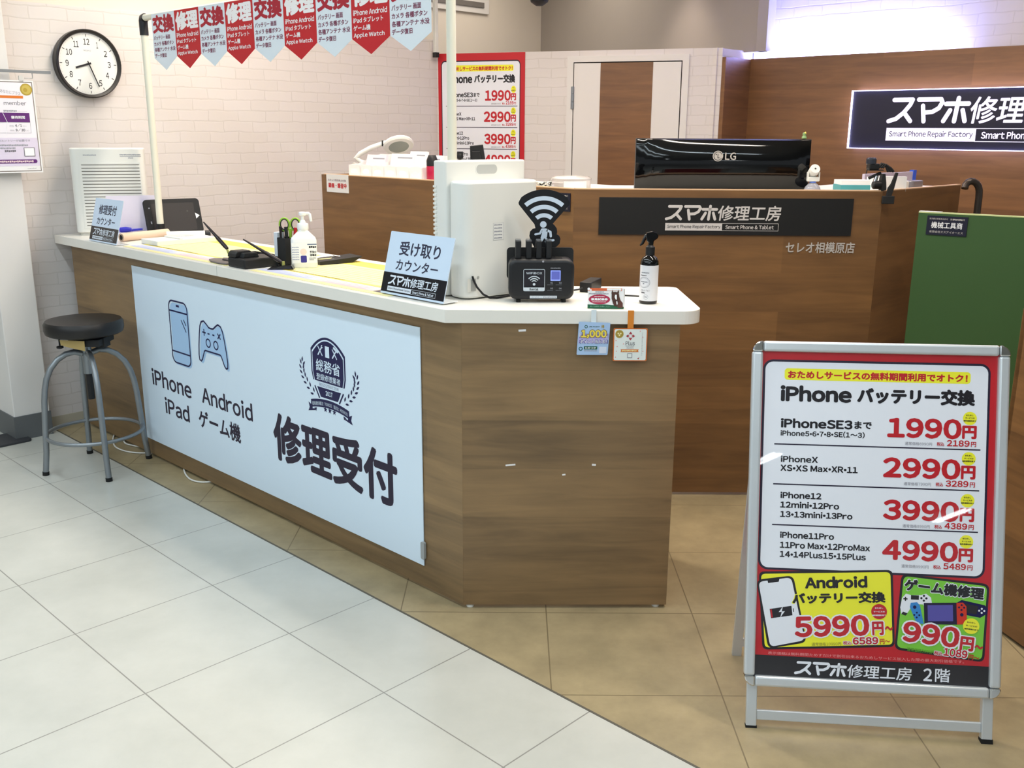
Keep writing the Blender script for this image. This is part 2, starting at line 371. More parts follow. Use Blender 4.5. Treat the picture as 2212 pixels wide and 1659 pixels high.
# recess: short wood side panel, then the long wood-clad wall with brick paper above
S0 = W(-3.223, 5.125)
wallpanel('wall_recess', S0, BX, 0.285, 0, 1.885, 0.025, M_WOODV)
wallpanel('wall_recess_brick', W(-3.27, 5.10), BX, 0.42, 0, 1.937, 0.03, M_BRICK)
wallpanel('wall_right', W(-3.225, 5.401), AX, 3.2, 0, 1.888, 0.03, M_WOODV)
wallpanel('wall_right_upper', W(-3.26, 5.49), AX, 3.4, 0, 2.75, 0.08, M_BRICK)
# light strip lying behind the top edge of the wood cladding
b = MB(); b.box(0.03, 0.032, 1.855, 1.13, 0.062, 1.875, mat('led_strip', '#ffffff', emit=(0.60, 0.64, 1.0), es=210.0))
led = b.build('light_strip'); pose(led, W(-3.225, 5.401), AX, BX)
tag(led, 'glowing blue-white strip lamp along the top edge of the wood wall', 'light')

# twin-tube fittings on the mall ceiling
for (ax, ay), (bx_, by_) in (((1.15, -10.6), (1.42, -9.6)), ((5.32, -18.2), (5.40, -15.6))):
    p = Vector((ax, ay, 2.75)); q = Vector((bx_, by_, 2.75)); d = (q - p); L = d.length; d.normalize()
    t = thing('ceiling_lamp', 'twin-tube lamp fitting on the mall ceiling far behind the viewpoint', 'ceiling lamp', p, d, ZX.cross(d), 'mall ceiling lamps')
    b = MB(); b.box(0, -0.09, -0.03, L, 0.09, 0.0, M_WHITEP); b.build('housing', t)
    for y in (-0.05, 0.05):
        b = MB(); b.tube([(0.02, y, -0.05), (L - 0.02, y, -0.05)], 0.016, mat('tube_glow', '#ffffff', emit=(0.95, 0.98, 1.0), es=22.0), 10); b.build('tube', t)
# vent on the grey upper wall
t = thing('air_vent', 'pale louvred air vent high on the grey wall above the price poster', 'vent', W(-5.398, 4.55, 2.34), BX, ZX)
b = MB(); b.prism(rr_pts(0, -0.055, 0.77, 0.33, 0.01), 0.0, 0.02, M_WHITEP); b.build('frame', t, bevel=0.003)
for k in range(4):
    b = MB(); b.box(0.04, -0.015 + 0.08 * k, 0.02, 0.71, 0.02 + 0.08 * k, 0.03, mat('vent_dark', '#6f6a66', 0.7)); b.build('slot', t)
# conduit in the corner
t = thing('wall_conduit', 'thin vertical white conduit hanging in the corner by the price poster', 'conduit', W(-4.86, 4.33, 1.94), AX, BX)
b = MB(); b.prism(rr_pts(-0.013, -0.013, 0.013, 0.013, 0.004), 0.0, 0.8, M_WPLAST); b.build('pipe', t)
b = MB(); b.prism(rr_pts(-0.016, -0.016, 0.016, 0.016, 0.004), -0.03, 0.0, M_BLACK); b.build('end_cap', t)
# ceiling camera dome glimpsed at the top edge
t = thing('dome_camera', 'dark round ceiling camera at the very top above the grey wall', 'camera', (0.144, 6.0, 2.75), XX, YX)
b = MB(); b.lathe([(0.03, 0), (0.03, -0.50)], M_BLACK, 16); b.build('stem', t, smooth=True)
b = MB(); b.lathe([(0.055, -0.50), (0.06, -0.53), (0.05, -0.565), (0.02, -0.585)], M_BLACK, 24); b.build('dome', t, smooth=True)

# door in the back wall
d1 = struct(bpy.data.objects.new('door_1', None)); COL.objects.link(d1); pose(d1, BW(0.923), DW, NW * -1)
b = MB(); b.box(-0.045, -0.012, 0, -0.006, 0, 1.905, M_WHITEP); b.box(0.663, -0.012, 0, 0.702, 0, 1.905, M_WHITEP); b.box(-0.006, -0.012, 1.870, 0.663, 0, 1.905, M_WHITEP); b.build('door_frame', d1)
b = MB(); b.box(-0.006, -0.002, 0, 0.663, 0, 1.870, M_DARKGAP); b.build('door_gap', d1)
b = MB(); b.box(0.0, -0.014, 0.01, 0.657, -0.002, 1.863, M_WHITEP); b.build('leaf', d1, bevel=0.001)
b = MB(); b.box(0.167, -0.0165, 0.01, 0.489, -0.014, 1.863, M_WOODV); b.build('wood_strip', d1)
b = MB()
for k in range(3): b.lathe([(0.008, 0), (0.008, 0.042)], M_STEEL, 12, (-0.004, -0.020, 1.595 + 0.045 * k))
b.box(-0.018, -0.016, 1.595, 0.0, -0.013, 1.727, M_STEEL); b.build('hinge', d1)

# =================================================================== PRINT LAYOUTS
def shop_logo(b, x0, y0, x1, y1, z, MW, MKk, dz=0.0004):
    kx, ky = (x1 - x0), (y1 - y0)
    def fx(X, Y): return x0 + (X - 620) / 867 * kx, y0 + (817 - Y) / 192 * ky
    def cell(strokes, X0, X1, w=20.5):
        for st in strokes:
            P = []
            for cx, cy in st:
                X = X0 + cx * (X1 - X0) + (cy - 0.5) * 12; Y = 740 - cy * 112
                P.append(fx(X, Y))
            b.stroke(P, w / 867 * kx, z + dz, MW)
    cell([[(.14, .92), (.86, .92), (.80, .72), (.60, .42), (.34, .18), (.06, .09)], [(.62, .42), (.92, .09)]], 625, 750)
    cell([[(.06, .92), (.90, .92), (.97, .80), (.88, .58), (.66, .44), (.36, .42)], [(.26, .68), (.40, .08)]], 755, 880)
    cell([[(.08, .74), (.94, .74)], [(.52, .95), (.52, .08)], [(.28, .50), (.10, .09)], [(.76, .50), (.92, .09)]], 886, 1006)
    a, c = fx(1012, 741), fx(1484, 628); b.text('修理工房', a[0], a[1], c[0], c[1], z + dz, MW, 0.016, shear=0.10)
    a, c = fx(622, 816), fx(1046, 760); b.rect(a[0], a[1], c[0], c[1], z + dz, MW)
    a, c = fx(638, 804), fx(1036, 773); b.text('Smart Phone Repair Factory', a[0], a[1], c[0], c[1], z + 2 * dz, MKk, 0.008)
    a, c = fx(1046, 817), fx(1472, 760); b.frame(a[0], a[1], c[0], c[1], 0.0045 * kx * 0.8, z + dz, MW)
    a, c = fx(1074, 804), fx(1438, 773); b.text('Smart Phone & Tablet', a[0], a[1], c[0], c[1], z + dz, MW, 0.028)
def qr_free(*a): pass
def poster(b, mode, Mi):
    """A1 price poster in metres, origin at its lower left visible corner region; Mi = dict of inks."""
    KW, KK, KR, KY, KG, KGR, KN = Mi['w'], Mi['k'], Mi['r'], Mi['y'], Mi['g'], Mi['gr'], Mi['n']
    D = 0.0002
    b.box(-0.012, 0.128, -0.002, 0.588, 0.972, 0.0, KR)
    def T(s, x0, y0, x1, y1, M, bold=0.0, lev=4, rot=0.0, sh=0.0): b.text(s, x0, y0, x1, y1, D * lev, M, bold, sh, rot)
    b.rrect(0.010, 0.408, 0.558, 0.938, 0.024, D, KN); b.rrect(0.0155, 0.4135, 0.5525, 0.9325, 0.019, 2 * D, KW)
    b.rrect(0.063, 0.8875, 0.511, 0.9165, 0.008, 3 * D, KY)
    T('おためしサービスの無料期間利用でオトク！', 0.0712, 0.891, 0.504, 0.911, KR, 0.045)
    T('iPhone', 0.054, 0.833, 0.228, 0.874, KK, 0.052); T('バッテリー交換', 0.241, 0.833, 0.523, 0.873, KK, 0.058)
    rows = [(0.750, 0.800, 0.316, '1990', '2189', '6990', 0.8026), (0.650, 0.701, 0.308, '2990', '3289', '7990', 0.703), (0.545, 0.596, 0.311, '3990', '4389', '8990', 0.5994), (0.445, 0.496, 0.312, '4990', '5489', '9990', 0.4978)]
    for y0, y1, x0, pr, tx, od, by in rows:
        b.disc(0.512, by, 0.0165, 3 * D, KY)
        T('おためし', 0.503, by + 0.006, 0.520, by + 0.010, KK, 0.03, 5); T('サービスの', 0.501, by - 0.001, 0.523, by + 0.003, KK, 0.03, 5); T('無料期間利用で', 0.497, by - 0.008, 0.527, by - 0.004, KK, 0.03, 5)
        T(pr, x0, y0, 0.4935, y1, KR, 0.042); T('円', 0.4945, y0 + 0.002, 0.529, y1 - 0.015, KR, 0.05)
        yy = y0 - 0.0178
        T('税込', 0.434, yy, 0.454, yy + 0.0105, KW, 0.10, 5); T(tx, 0.458, yy, 0.514, yy + 0.0165, KW, 0.11, 5); T('円', 0.5155, yy, 0.529, yy + 0.0135, KW, 0.10, 5)
        T('税込', 0.435, yy + 0.0005, 0.453, yy + 0.010, KR, 0.03, 6); T(tx, 0.459, yy + 0.0005, 0.513, yy + 0.016, KR, 0.035, 6); T('円', 0.516, yy + 0.0005, 0.5285, yy + 0.013, KR, 0.03, 6)
        T('通常価格' + od + '円', 0.359, yy, 0.424, yy + 0.0085, KGR, 0.01)
    for ly in (0.7255, 0.6248, 0.5222): b.rect(0.042, ly - 0.0016, 0.539, ly + 0.0016, 3 * D, KN)
    T('iPhoneSE3', 0.0566, 0.767, 0.232, 0.791, KK, 0.045); T('まで', 0.2364, 0.769, 0.2785, 0.788, KK, 0.04)
    T('iPhone5•6•7•8•SE(1~3)', 0.0568, 0.7455, 0.262, 0.7615, KK, 0.032)
    T('iPhoneX', 0.059, 0.6805, 0.150, 0.697, KK, 0.038); T('XS•XS Max•XR•11', 0.059, 0.658, 0.2475, 0.674, KK, 0.038)
    T('iPhone12', 0.0605, 0.5893, 0.161, 0.606, KK, 0.038); T('12mini•12Pro', 0.0606, 0.5655, 0.205, 0.582, KK, 0.038); T('13•13mini•13Pro', 0.061, 0.5418, 0.238, 0.558, KK, 0.038)
    T('iPhone11Pro', 0.0622, 0.489, 0.1946, 0.5056, KK, 0.038); T('11Pro Max•12ProMax', 0.0624, 0.464, 0.2825, 0.480, KK, 0.038); T('14•14Plus15•15Plus', 0.0628, 0.441, 0.273, 0.4575, KK, 0.038)
    # yellow panel
    def quad(P, r, w, Mo, Mf, lev):
        def rnd(P, r):
            out = []
            for i in range(len(P)):
                p, a, c = Vector(P[i]), Vector(P[i - 1]), Vector(P[(i + 1) % len(P)])
                u = (a - p).normalized(); v = (c - p).normalized()
                for k in range(6):
                    q = k / 5; s0 = p + u * r; s1 = p + v * r
                    out.append(tuple(s0 * (1 - q) ** 2 + p * 2 * q * (1 - q) + s1 * q * q))
            return out
        c = sum((Vector(p) for p in P), Vector((0, 0))) / len(P)
        b.poly(rnd(P, r), D * lev, Mo)
        Q = []
        for p in P:
            dx = p[0] - c.x; dy = p[1] - c.y; Q.append((p[0] - math.copysign(w, dx), p[1] - math.copysign(w, dy)))
        b.poly(rnd(Q, r * 0.8), D * (lev + 1), Mf)
    quad([(0.0265, 0.2050), (0.3490, 0.2285), (0.3385, 0.4205), (0.0125, 0.4020)], 0.014, 0.0055, KK, KY, 3)
    quad([(0.0405, 0.2080), (0.1350, 0.2290), (0.0975, 0.3960), (0.0070, 0.3810)], 0.016, 0.0050, KK, KW, 5)
    b.poly([(0.0340, 0.3822), (0.0360, 0.3740), (0.0620, 0.3785), (0.0640, 0.3868)], D * 7, KK)
    b.poly([(0.0415, 0.3087), (0.0457, 0.2854), (0.0981, 0.2954), (0.0949, 0.3193)], D * 7, KK); b.poly([(0.0430, 0.3075), (0.0465, 0.2872), (0.0500, 0.2879), (0.0465, 0.3082)], D * 8, KR)
    b.poly([(0.0985, 0.3130), (0.0995, 0.3040), (0.1015, 0.3044), (0.1005, 0.3134)], D * 7, KK)
    b.poly([(0.0740, 0.3170), (0.0640, 0.3020), (0.0715, 0.3030), (0.0680, 0.2880), (0.0790, 0.3050), (0.0715, 0.3040)], D * 9, KW)
    def TT(s, x0, y0, x1, y1, M, bold, lev, rot): T(s, x0, y0, x1, y1, M, bold, lev, rot)
    TT('Android', 0.124, 0.3665, 0.280, 0.4005, KY, 0.10, 7, 3.6); TT('Android', 0.126, 0.3685, 0.278, 0.3985, KK, 0.05, 8, 3.6)
    TT('バッテリー交換', 0.094, 0.3285, 0.325, 0.3615, KY, 0.08, 7, 3.6); TT('バッテリー交換', 0.096, 0.331, 0.323, 0.359, KK, 0.055, 8, 3.6)
    b.disc(0.3085, 0.3150, 0.019, 7 * D, KR); T('おためし', 0.298, 0.322, 0.318, 0.326, KW, 0.03, 8, 3); T('サービスの', 0.295, 0.313, 0.322, 0.317, KW, 0.03, 8, 3); T('無料期間利用で', 0.292, 0.304, 0.325, 0.308, KW, 0.03, 8, 3)
    TT('5990', 0.0990, 0.2430, 0.2900, 0.3030, KW, 0.10, 7, 4.2); TT('5990', 0.1030, 0.2465, 0.2860, 0.2995, KR, 0.044, 8, 4.2)
    TT('円', 0.2895, 0.2535, 0.3235, 0.2930, KW, 0.11, 7, 4); TT('円', 0.2925, 0.2560, 0.3205, 0.2905, KR, 0.05, 8, 4); TT('~', 0.3235, 0.2690, 0.3430, 0.2800, KR, 0.05, 8, 4)
    TT('通常価格10990円', 0.147, 0.2230, 0.219, 0.2318, mat('ink_olive', '#a8a23a', 0.5), 0.012, 7, 4)
    TT('税込', 0.2225, 0.2275, 0.2450, 0.2385, KW, 0.10, 7, 4); TT('税込', 0.2235, 0.2285, 0.2440, 0.2375, KR, 0.03, 8, 4)
    TT('6589', 0.2445, 0.2295, 0.3105, 0.2515, KW, 0.11, 7, 4); TT('6589', 0.2465, 0.2312, 0.3085, 0.2498, KR, 0.04, 8, 4); TT('円~', 0.3125, 0.2345, 0.3365, 0.2480, KR, 0.03, 8, 4)
    # green panel
    quad([(0.3480, 0.2225), (0.5625, 0.2015), (0.5700, 0.3955), (0.3600, 0.4120)], 0.016, 0.0055, KK, KG, 3)
    R = -4.8
    TT('ゲーム機修理', 0.3650, 0.3610, 0.5600, 0.3960, KW, 0.085, 7, R); TT('ゲーム機修理', 0.3670, 0.3632, 0.5580, 0.3935, KK, 0.055, 8, R)
    # pictures of generic consoles
    KB, KS, KDB = Mi['b'], Mi['sb'], Mi['db']
    b.poly([(0.363, 0.352), (0.372, 0.363), (0.384, 0.360), (0.408, 0.361), (0.420, 0.365), (0.432, 0.356), (0.437, 0.330), (0.430, 0.312), (0.420, 0.322), (0.414, 0.338), (0.388, 0.338), (0.381, 0.322), (0.372, 0.308), (0.362, 0.312), (0.359, 0.328)], D * 5, KW)
    b.poly([(0.362, 0.312), (0.372, 0.308), (0.377, 0.314), (0.366, 0.318)], D * 6, KK)
    b.rect(0.384, 0.349, 0.403, 0.360, D * 6, KK)
    b.rect(0.3695, 0.345, 0.3725, 0.355, D * 6, KK); b.rect(0.366, 0.3485, 0.376, 0.3515, D * 6, KK)
    for dx, dy in ((0, .006), (0, -.006), (.006, 0), (-.006, 0)): b.disc(0.4150 + dx, 0.3535 + dy, 0.0028, D * 6, KK, n=12)
    b.poly([(0.4935, 0.346), (0.505, 0.3535), (0.560, 0.343), (0.5680, 0.334), (0.5660, 0.322), (0.5500, 0.3115), (0.5080, 0.318)], D * 5, KDB)
    b.poly([(0.512, 0.345), (0.545, 0.340), (0.541, 0.3195), (0.508, 0.3245)], D * 6, KK)
    for dx, dy in ((0, .005), (0, -.005), (.006, 0), (-.006, 0)): b.disc(0.5530 + dx, 0.3290 + dy, 0.0025, D * 7, KW, n=12)
    b.poly([(0.384, 0.341), (0.3990, 0.343), (0.4060, 0.335), (0.4165, 0.2895), (0.399, 0.291), (0.382, 0.330)], D * 7, KS)
    b.disc(0.3935, 0.3305, 0.0042, D * 8, KDB, n=16)
    for dx, dy in ((0, .006), (0, -.006), (.006, 0), (-.006, 0)): b.disc(0.3990 + dx, 0.3110 + dy, 0.0024, D * 8, KDB, n=10)
    b.poly([(0.4150, 0.342), (0.4940, 0.3465), (0.4960, 0.2920), (0.4180, 0.2890)], D * 8, mat('ink_console', '#23203c', 0.4)); b.poly([(0.4240, 0.3370), (0.4840, 0.3405), (0.4860, 0.3000), (0.4260, 0.2970)], D * 9, mat('ink_violet', '#5a55a6', 0.35))
    b.poly([(0.4925, 0.346), (0.5080, 0.3475), (0.5165, 0.338), (0.5185, 0.305), (0.5110, 0.2935), (0.4955, 0.2920)], D * 9, mat('ink_vermilion', '#cf3a2a', 0.4))
    for dx, dy in ((0, .006), (0, -.006), (.006, 0), (-.006, 0)): b.disc(0.5050 + dx, 0.3350 + dy, 0.0025, D * 10, KDB, n=10)
    b.disc(0.5060, 0.3170, 0.0042, D * 10, KDB, n=16)
    b.disc(0.5290, 0.2900, 0.0195, D * 10, KY); T('おためし', 0.519, 0.297, 0.539, 0.301, KK, 0.03, 11, R); T('サービスの', 0.516, 0.2885, 0.543, 0.2925, KK, 0.03, 11, R); T('無料期間利用で', 0.513, 0.280, 0.546, 0.284, KK, 0.03, 11, R)
    TT('990', 0.3620, 0.2345, 0.5070, 0.2945, KW, 0.10, 11, R); TT('990', 0.3665, 0.2385, 0.5030, 0.2905, KR, 0.044, 12, R)
    TT('円', 0.4995, 0.2245, 0.5400, 0.2660, KW, 0.11, 12, R); TT('円', 0.5035, 0.2280, 0.5365, 0.2635, KR, 0.05, 13, R); TT('~', 0.5380, 0.2340, 0.5580, 0.2440, KR, 0.05, 13, R)
    TT('通常価格5990円', 0.3780, 0.2180, 0.4440, 0.2270, mat('ink_moss', '#5a9a2f', 0.5), 0.012, 7, R)
    TT('税込', 0.4415, 0.2130, 0.4640, 0.2250, KW, 0.10, 13, R); TT('税込', 0.4425, 0.2140, 0.4630, 0.2240, KR, 0.03, 14, R)
    TT('1089', 0.4630, 0.2095, 0.5240, 0.2335, KW, 0.11, 13, R); TT('1089', 0.4650, 0.2115, 0.5220, 0.2315, KR, 0.04, 14, R); TT('円~', 0.5245, 0.2055, 0.5500, 0.2190, KR, 0.03, 14, R)
    T('表示価格は無料期間ためすだけで割引出来るおためしサービス加入した際の最大割引価格です。', 0.0404, 0.1950, 0.515, 0.2025, Mi['lr'], 0.0, 3, 0.3)
    # foot band
    b.rect(-0.012, 0.128, 0.588, 0.1915, D * 2, KK)
    x0, x1 = (0.108, 0.391) if mode == 'floor' else (0.14, 0.45)
    kx = (x1 - x0) / 864
    def cell(strokes, X0, X1):
        for st in strokes:
            b.stroke([(x0 + (X0 + cx * (X1 - X0) - 625) * kx + (cy - .5) * 0.003, 0.1475 + cy * 0.0325) for cx, cy in st], 0.0066, D * 4, KW)
    cell([[(.14, .92), (.86, .92), (.80, .72), (.60, .42), (.34, .18), (.06, .09)], [(.62, .42), (.92, .09)]], 625, 750)
    cell([[(.06, .92), (.90, .92), (.97, .80), (.88, .58), (.66, .44), (.36, .42)], [(.26, .68), (.40, .08)]], 755, 880)
    cell([[(.08, .74), (.94, .74)], [(.52, .95), (.52, .08)], [(.28, .50), (.10, .09)], [(.76, .50), (.92, .09)]], 886, 1006)
    T('修理工房', x0 + 0.1275, 0.146, x1, 0.179, KW, 0.012, 4, 0, 0.08)
    if mode == 'floor': T('2', 0.4190, 0.1475, 0.4400, 0.1795, KW, 0.02, 4); T('階', 0.4470, 0.1470, 0.4830, 0.1805, KW, 0.012, 4)
def inks(tagname, **kw):
    return dict(w=ink('w' + tagname, '#e9ecf5', **kw), k=ink('k' + tagname, '#17141c', **kw), r=ink('r' + tagname, '#bf1a26', **kw), y=ink('y' + tagname, '#f1ee30', **kw), g=ink('g' + tagname, '#7ac93a', **kw), gr=ink('gr' + tagname, '#a3a2ac', **kw), n=ink('n' + tagname, '#1e1630', **kw), b=I_B, sb=I_SB, db=I_DB, lr=I_LR)

# =================================================================== SANDWICH BOARD
F0 = Vector((0.6069, 2.1496, 0)); WB = Vector((0.99434, -0.10624, 0)); BB = ZX.cross(WB)
LN = math.radians(14); VB = (ZX * math.cos(LN) + BB * math.sin(LN))
PHI = math.radians(0.5)
WB2 = WB * math.cos(PHI) + VB * math.sin(PHI); VB2 = VB * math.cos(PHI) - WB * math.sin(PHI)
sb = thing('sandwich_board', 'silver-framed standing sign with red and white phone battery price poster, in front', 'sandwich board', F0, WB2, VB2)
b = MB(); poster(b, 'floor', inks('_glossy', rough=0.35, coat=0.9)); b.build('poster', sb)
RW = 0.0265
def rail(name, x0, y0, x1, y1):
    b = MB(); b.box(x0, y0, -0.012, x1, y1, 0.012, M_ALU); return b.build(name, sb, bevel=0.006, seg=3)
U0, U1, V0, V1 = -0.0185, 0.6005, 0.114, 0.984
rail('frame_rail', U0, V0 + RW, U0 + RW, V1 - RW); rail('frame_rail', U1 - RW, V0 + RW, U1, V1 - RW); rail('frame_rail', U0 + RW, V0, U1 - RW, V0 + RW); rail('frame_rail', U0 + RW, V1 - RW, U1 - RW, V1)
for sx, sy in ((0, 0), (1, 0), (0, 1), (1, 1)):
    cx = U0 if sx == 0 else U1 - RW; cy = V0 if sy == 0 else V1 - RW
    ox, oy = (cx + (RW if sx == 0 else 0)), (cy + (RW if sy == 0 else 0))
    P = [(ox, oy)]; a0 = {(0, 0): 180, (1, 0): 270, (1, 1): 0, (0, 1): 90}[(sx, sy)]
    for k in range(9):
        a = math.radians(a0 + 90 * k / 8); P.append((ox + RW * math.cos(a), oy + RW * math.sin(a)))
    b = MB(); b.prism(P, -0.013, 0.0135, M_CHROME); b.build('corner_cap', sb, bevel=0.003)
for x0 in (-0.008, 0.565):
    b = MB(); b.box(x0, 0.0 + (0.004 if x0 < 0 else -0.003), -0.026, x0 + 0.026, V0 + 0.05, -0.008, M_ALU); b.build('front_leg', sb, bevel=0.002)
    b = MB(); b.box(x0 - 0.001, -0.002 + (0.004 if x0 < 0 else -0.003), -0.027, x0 + 0.027, 0.008, -0.007, M_RUB); b.build('foot_cap', sb)
b = MB(); b.box(0.018, 0.022, -0.022, 0.565, 0.047, -0.012, M_ALU); b.build('cross_bar', sb, bevel=0.002)
# rear leg frame: hinged at the top, leaning the other way
LOCM = sb.matrix_world.inverted()
def wl(p): return LOCM @ p
for off in (0.0, 0.535):
    top = F0 + WB * (0.012 + off) + VB * 0.955 - VB.cross(WB) * -0.0 + BB * 0.022; bot = Vector((0.655, 2.515, 0.0)) + WB * off
    d = (top - bot).normalized(); sd = WB * 0.013; dp = d.cross(WB).normalized() * 0.009
    V = [wl(p + q) for p in (bot, top) for q in (-sd - dp, sd - dp, sd + dp, -sd + dp)]
    b = MB(); b.add([tuple(v) for v in V], [(3, 2, 1, 0), (4, 5, 6, 7), (0, 1, 5, 4), (1, 2, 6, 5), (2, 3, 7, 6), (3, 0, 4, 7)], M_ALU); b.build('rear_leg', sb)
bot = Vector((0.655, 2.505, 0.045)); V = []
for p in (bot + WB * 0.012, bot + WB * 0.525):
    for q in ((-.005, -.012), (.005, -.012), (.005, .012), (-.005, .012)): V.append(tuple(wl(p + BB * q[0] + ZX * q[1])))
b = MB(); b.add(V, [(3, 2, 1, 0), (4, 5, 6, 7), (0, 1, 5, 4), (1, 2, 6, 5), (2, 3, 7, 6), (3, 0, 4, 7)], M_ALU); b.build('rear_cross_bar', sb)

# tall price poster on the back wall, its edge reaching the corner
b = MB(); poster(b, 'wall', inks('_wall', rough=0.5)); o = b.build('price_poster')
k = 0.515 / 0.594
me = o.data
for v in me.vertices: v.co.x = (v.co.x + 0.012) * 0.985; v.co.y = (v.co.y - 0.128) * 1.31; v.co.z *= 0.8
pose(o, BW(0.010, 0.830, 0.004), DW, ZX); tag(o, 'red and white phone battery price poster taped to the white brick back wall', 'poster')

# =================================================================== RECEPTION COUNTER
TF = 1.902
rc = thing('reception_counter', 'wood-clad reception counter with white sign panel, ending in a wide end face', 'counter', (-0.149, 2.784, 0))
RCI = rc.matrix_world.inverted()
def relpose(o, parent, origin, X, Y):
    o.parent = None; pose(o, Vector(origin), X, Y); mw = o.matrix_world.copy(); o.parent = parent; o.matrix_parent_inverse = Matrix.Identity(4)
    o.matrix_basis = parent.matrix_world.inverted() @ mw; return o
ZB, ZT = 0.918, 0.958
b = MB(); b.box(0, 0, 0.012, 4.80 - 2.0385, 0.018, ZB, M_WOODF); relpose(b.build('front_panel'), rc, W(-4.80, TF), AX, BX)
b = MB(); b.box(0, 0, 0.012, 0.642, 0.018, ZB, M_WOODF); relpose(b.build('end_panel'), rc, (-0.149, 2.784, 0), Vector((0.642, 0.009, 0)), Vector((-0.009, 0.642, 0)))
b = MB(); b.box(0, 0, 0.012, 0.42, 0.018, ZB, M_WOODF); relpose(b.build('side_panel'), rc, (0.493, 2.80, 0), YX, -XX)
b = MB(); b.box(0, 0, 0.012, 2.0, 0.018, ZB, M_WOODF); relpose(b.build('back_panel'), rc, W(-4.80, 2.31), AX, BX)
def feet(pts):
    for x, y in pts:
        b = MB(); b.lathe([(0.004, 0.006), (0.004, 0.02)], M_STEEL, 10); b.lathe([(0.012, 0.0), (0.013, 0.003), (0.011, 0.009), (0.005, 0.011)], M_WPLAST, 16)
        o = b.build('levelling_foot', rc, smooth=True); o.location = RCI @ Vector((x, y, 0))
feet([(-0.128, 2.800), (0.462, 2.812), (-0.945, 3.607), (-1.53, 4.165), (-0.835, 3.505)])
for x, z, w_, h_ in ((0.029, 0.896, 0.022, 0.006), (-0.003, 0.479, 0.030, 0.005), (0.251, 0.480, 0.012, 0.006), (0.16, 0.448, 0.010, 0.005)):
    b = MB(); b.box(-w_ / 2, -0.0006, -h_ / 2, w_ / 2, 0.0, h_ / 2, M_PAPER); o = b.build('tape_scrap', rc); o.location = RCI @ Vector((x, 2.7835 + 0.014 * (x + .149), z)); o.rotation_euler = (0, random.uniform(-.15, .15), 0)
# worktop
def arc(cx, cy, r, a0, a1, n=10): return [(cx + r * math.cos(math.radians(a0 + (a1 - a0) * k / n)), cy + r * math.sin(math.radians(a0 + (a1 - a0) * k / n))) for k in range(n + 1)]
p0 = W(-4.895, 1.864); p1 = W(-4.895, 2.39)
TR = 2.39
xin = (TR - 3.232 * BX.y) / BX.x
P = [(p0.x, p0.y), (-0.197, 2.777)] + arc(0.494, 2.839, 0.062, -90, 0) + arc(0.520, 3.204, 0.030, 2, 90) + [(xin, 3.234), (p1.x, p1.y)]
wt = thing('worktop', 'white laminate worktop with rounded corner on the wooden reception counter', 'worktop', (0, 0, ZB))
b = MB(); b.prism(P, 0, ZT - ZB, M_WTOP); b.build('top_slab', wt, bevel=0.0015)
b = MB(); q = W(-3.36, 1.8635); b.box(0, 0, 0.0005, 0.0015, 0.481, ZT - ZB + 0.0002, mat('seam', '#a9aaa6', 0.6)); relpose(b.build('seam'), wt, (q.x, q.y, ZB), AX, BX)

# sign sheet on the counter front
cs = thing('counter_sign', 'large white sheet sign with phone and gamepad pictures on the counter front', 'sign', W(-4.157, TF - 0.004), AX, ZX)
b = MB()
def cx(s): return s + 4.157
b.box(0, 0.0865, -0.002, 1.937, 0.8785, 0.001, I_CW)
Z1, Z2, Z3 = 0.0014, 0.0018, 0.0022
def outline(P, w): b.stroke([(cx(x), y) for x, y in P], w, Z3, I_DB, closed=True)
# phone
b.poly([(x + 0.010, y - 0.008) for x, y in rr_pts(cx(-3.838), 0.499, cx(-3.682), 0.766, 0.030)], Z1, I_B); b.poly(rr_pts(cx(-3.828), 0.499, cx(-3.682), 0.748, 0.028), Z2, I_B)
outline([(x - 4.157, y) for x, y in rr_pts(cx(-3.838), 0.499, cx(-3.682), 0.766, 0.030)], 0.0065)
b.stroke([(cx(-3.838), 0.7225), (cx(-3.682), 0.7225)], 0.0065, Z3, I_DB); b.stroke([(cx(-3.838), 0.548), (cx(-3.682), 0.548)], 0.0065, Z3, I_DB); b.stroke([(cx(-3.773), 0.7475), (cx(-3.747), 0.7475)], 0.009, Z3, I_DB, round_=False)
b.stroke([(cx(-3.737), 0.690), (cx(-3.703), 0.646)], 0.0055, Z3, I_DB); b.stroke([(cx(-3.716), 0.694), (cx(-3.700), 0.674)], 0.0055, Z3, I_DB)
# gamepad
half = [(0.0, 0.690), (0.018, 0.692), (0.036, 0.704), (0.056, 0.714), (0.076, 0.708), (0.088, 0.690), (0.098, 0.655), (0.108, 0.605), (0.113, 0.565), (0.110, 0.546), (0.097, 0.542), (0.086, 0.552), (0.066, 0.588), (0.058, 0.592), (0.0, 0.592)]
pc = -3.495
GP = [(pc + x, y) for x, y in half] + [(pc - x, y) for x, y in reversed(half[1:-1])]
b.poly([(cx(x) + 0.012, y - 0.009) for x, y in GP][::-1], Z1, I_B); b.poly([(cx(pc + (x - pc) * 0.93) + 0.004, 0.63 + (y - 0.63) * 0.92) for x, y in GP][::-1], Z2, I_B)
outline(GP, 0.0065)
for sx in (-0.030, 0.030): b.ring(cx(pc + sx), 0.6265, 0.0135, 0.0195, 0, 360, Z3, I_DB, 24)
b.stroke([(cx(pc - 0.072), 0.667), (cx(pc - 0.044), 0.667)], 0.006, Z3, I_DB, round_=False); b.stroke([(cx(pc - 0.058), 0.653), (cx(pc - 0.058), 0.681)], 0.006, Z3, I_DB, round_=False)
for sx in (-0.022, 0.016): b.stroke([(cx(pc + sx - 0.008), 0.666), (cx(pc + sx + 0.008), 0.666)], 0.006, Z3, I_DB, round_=False)
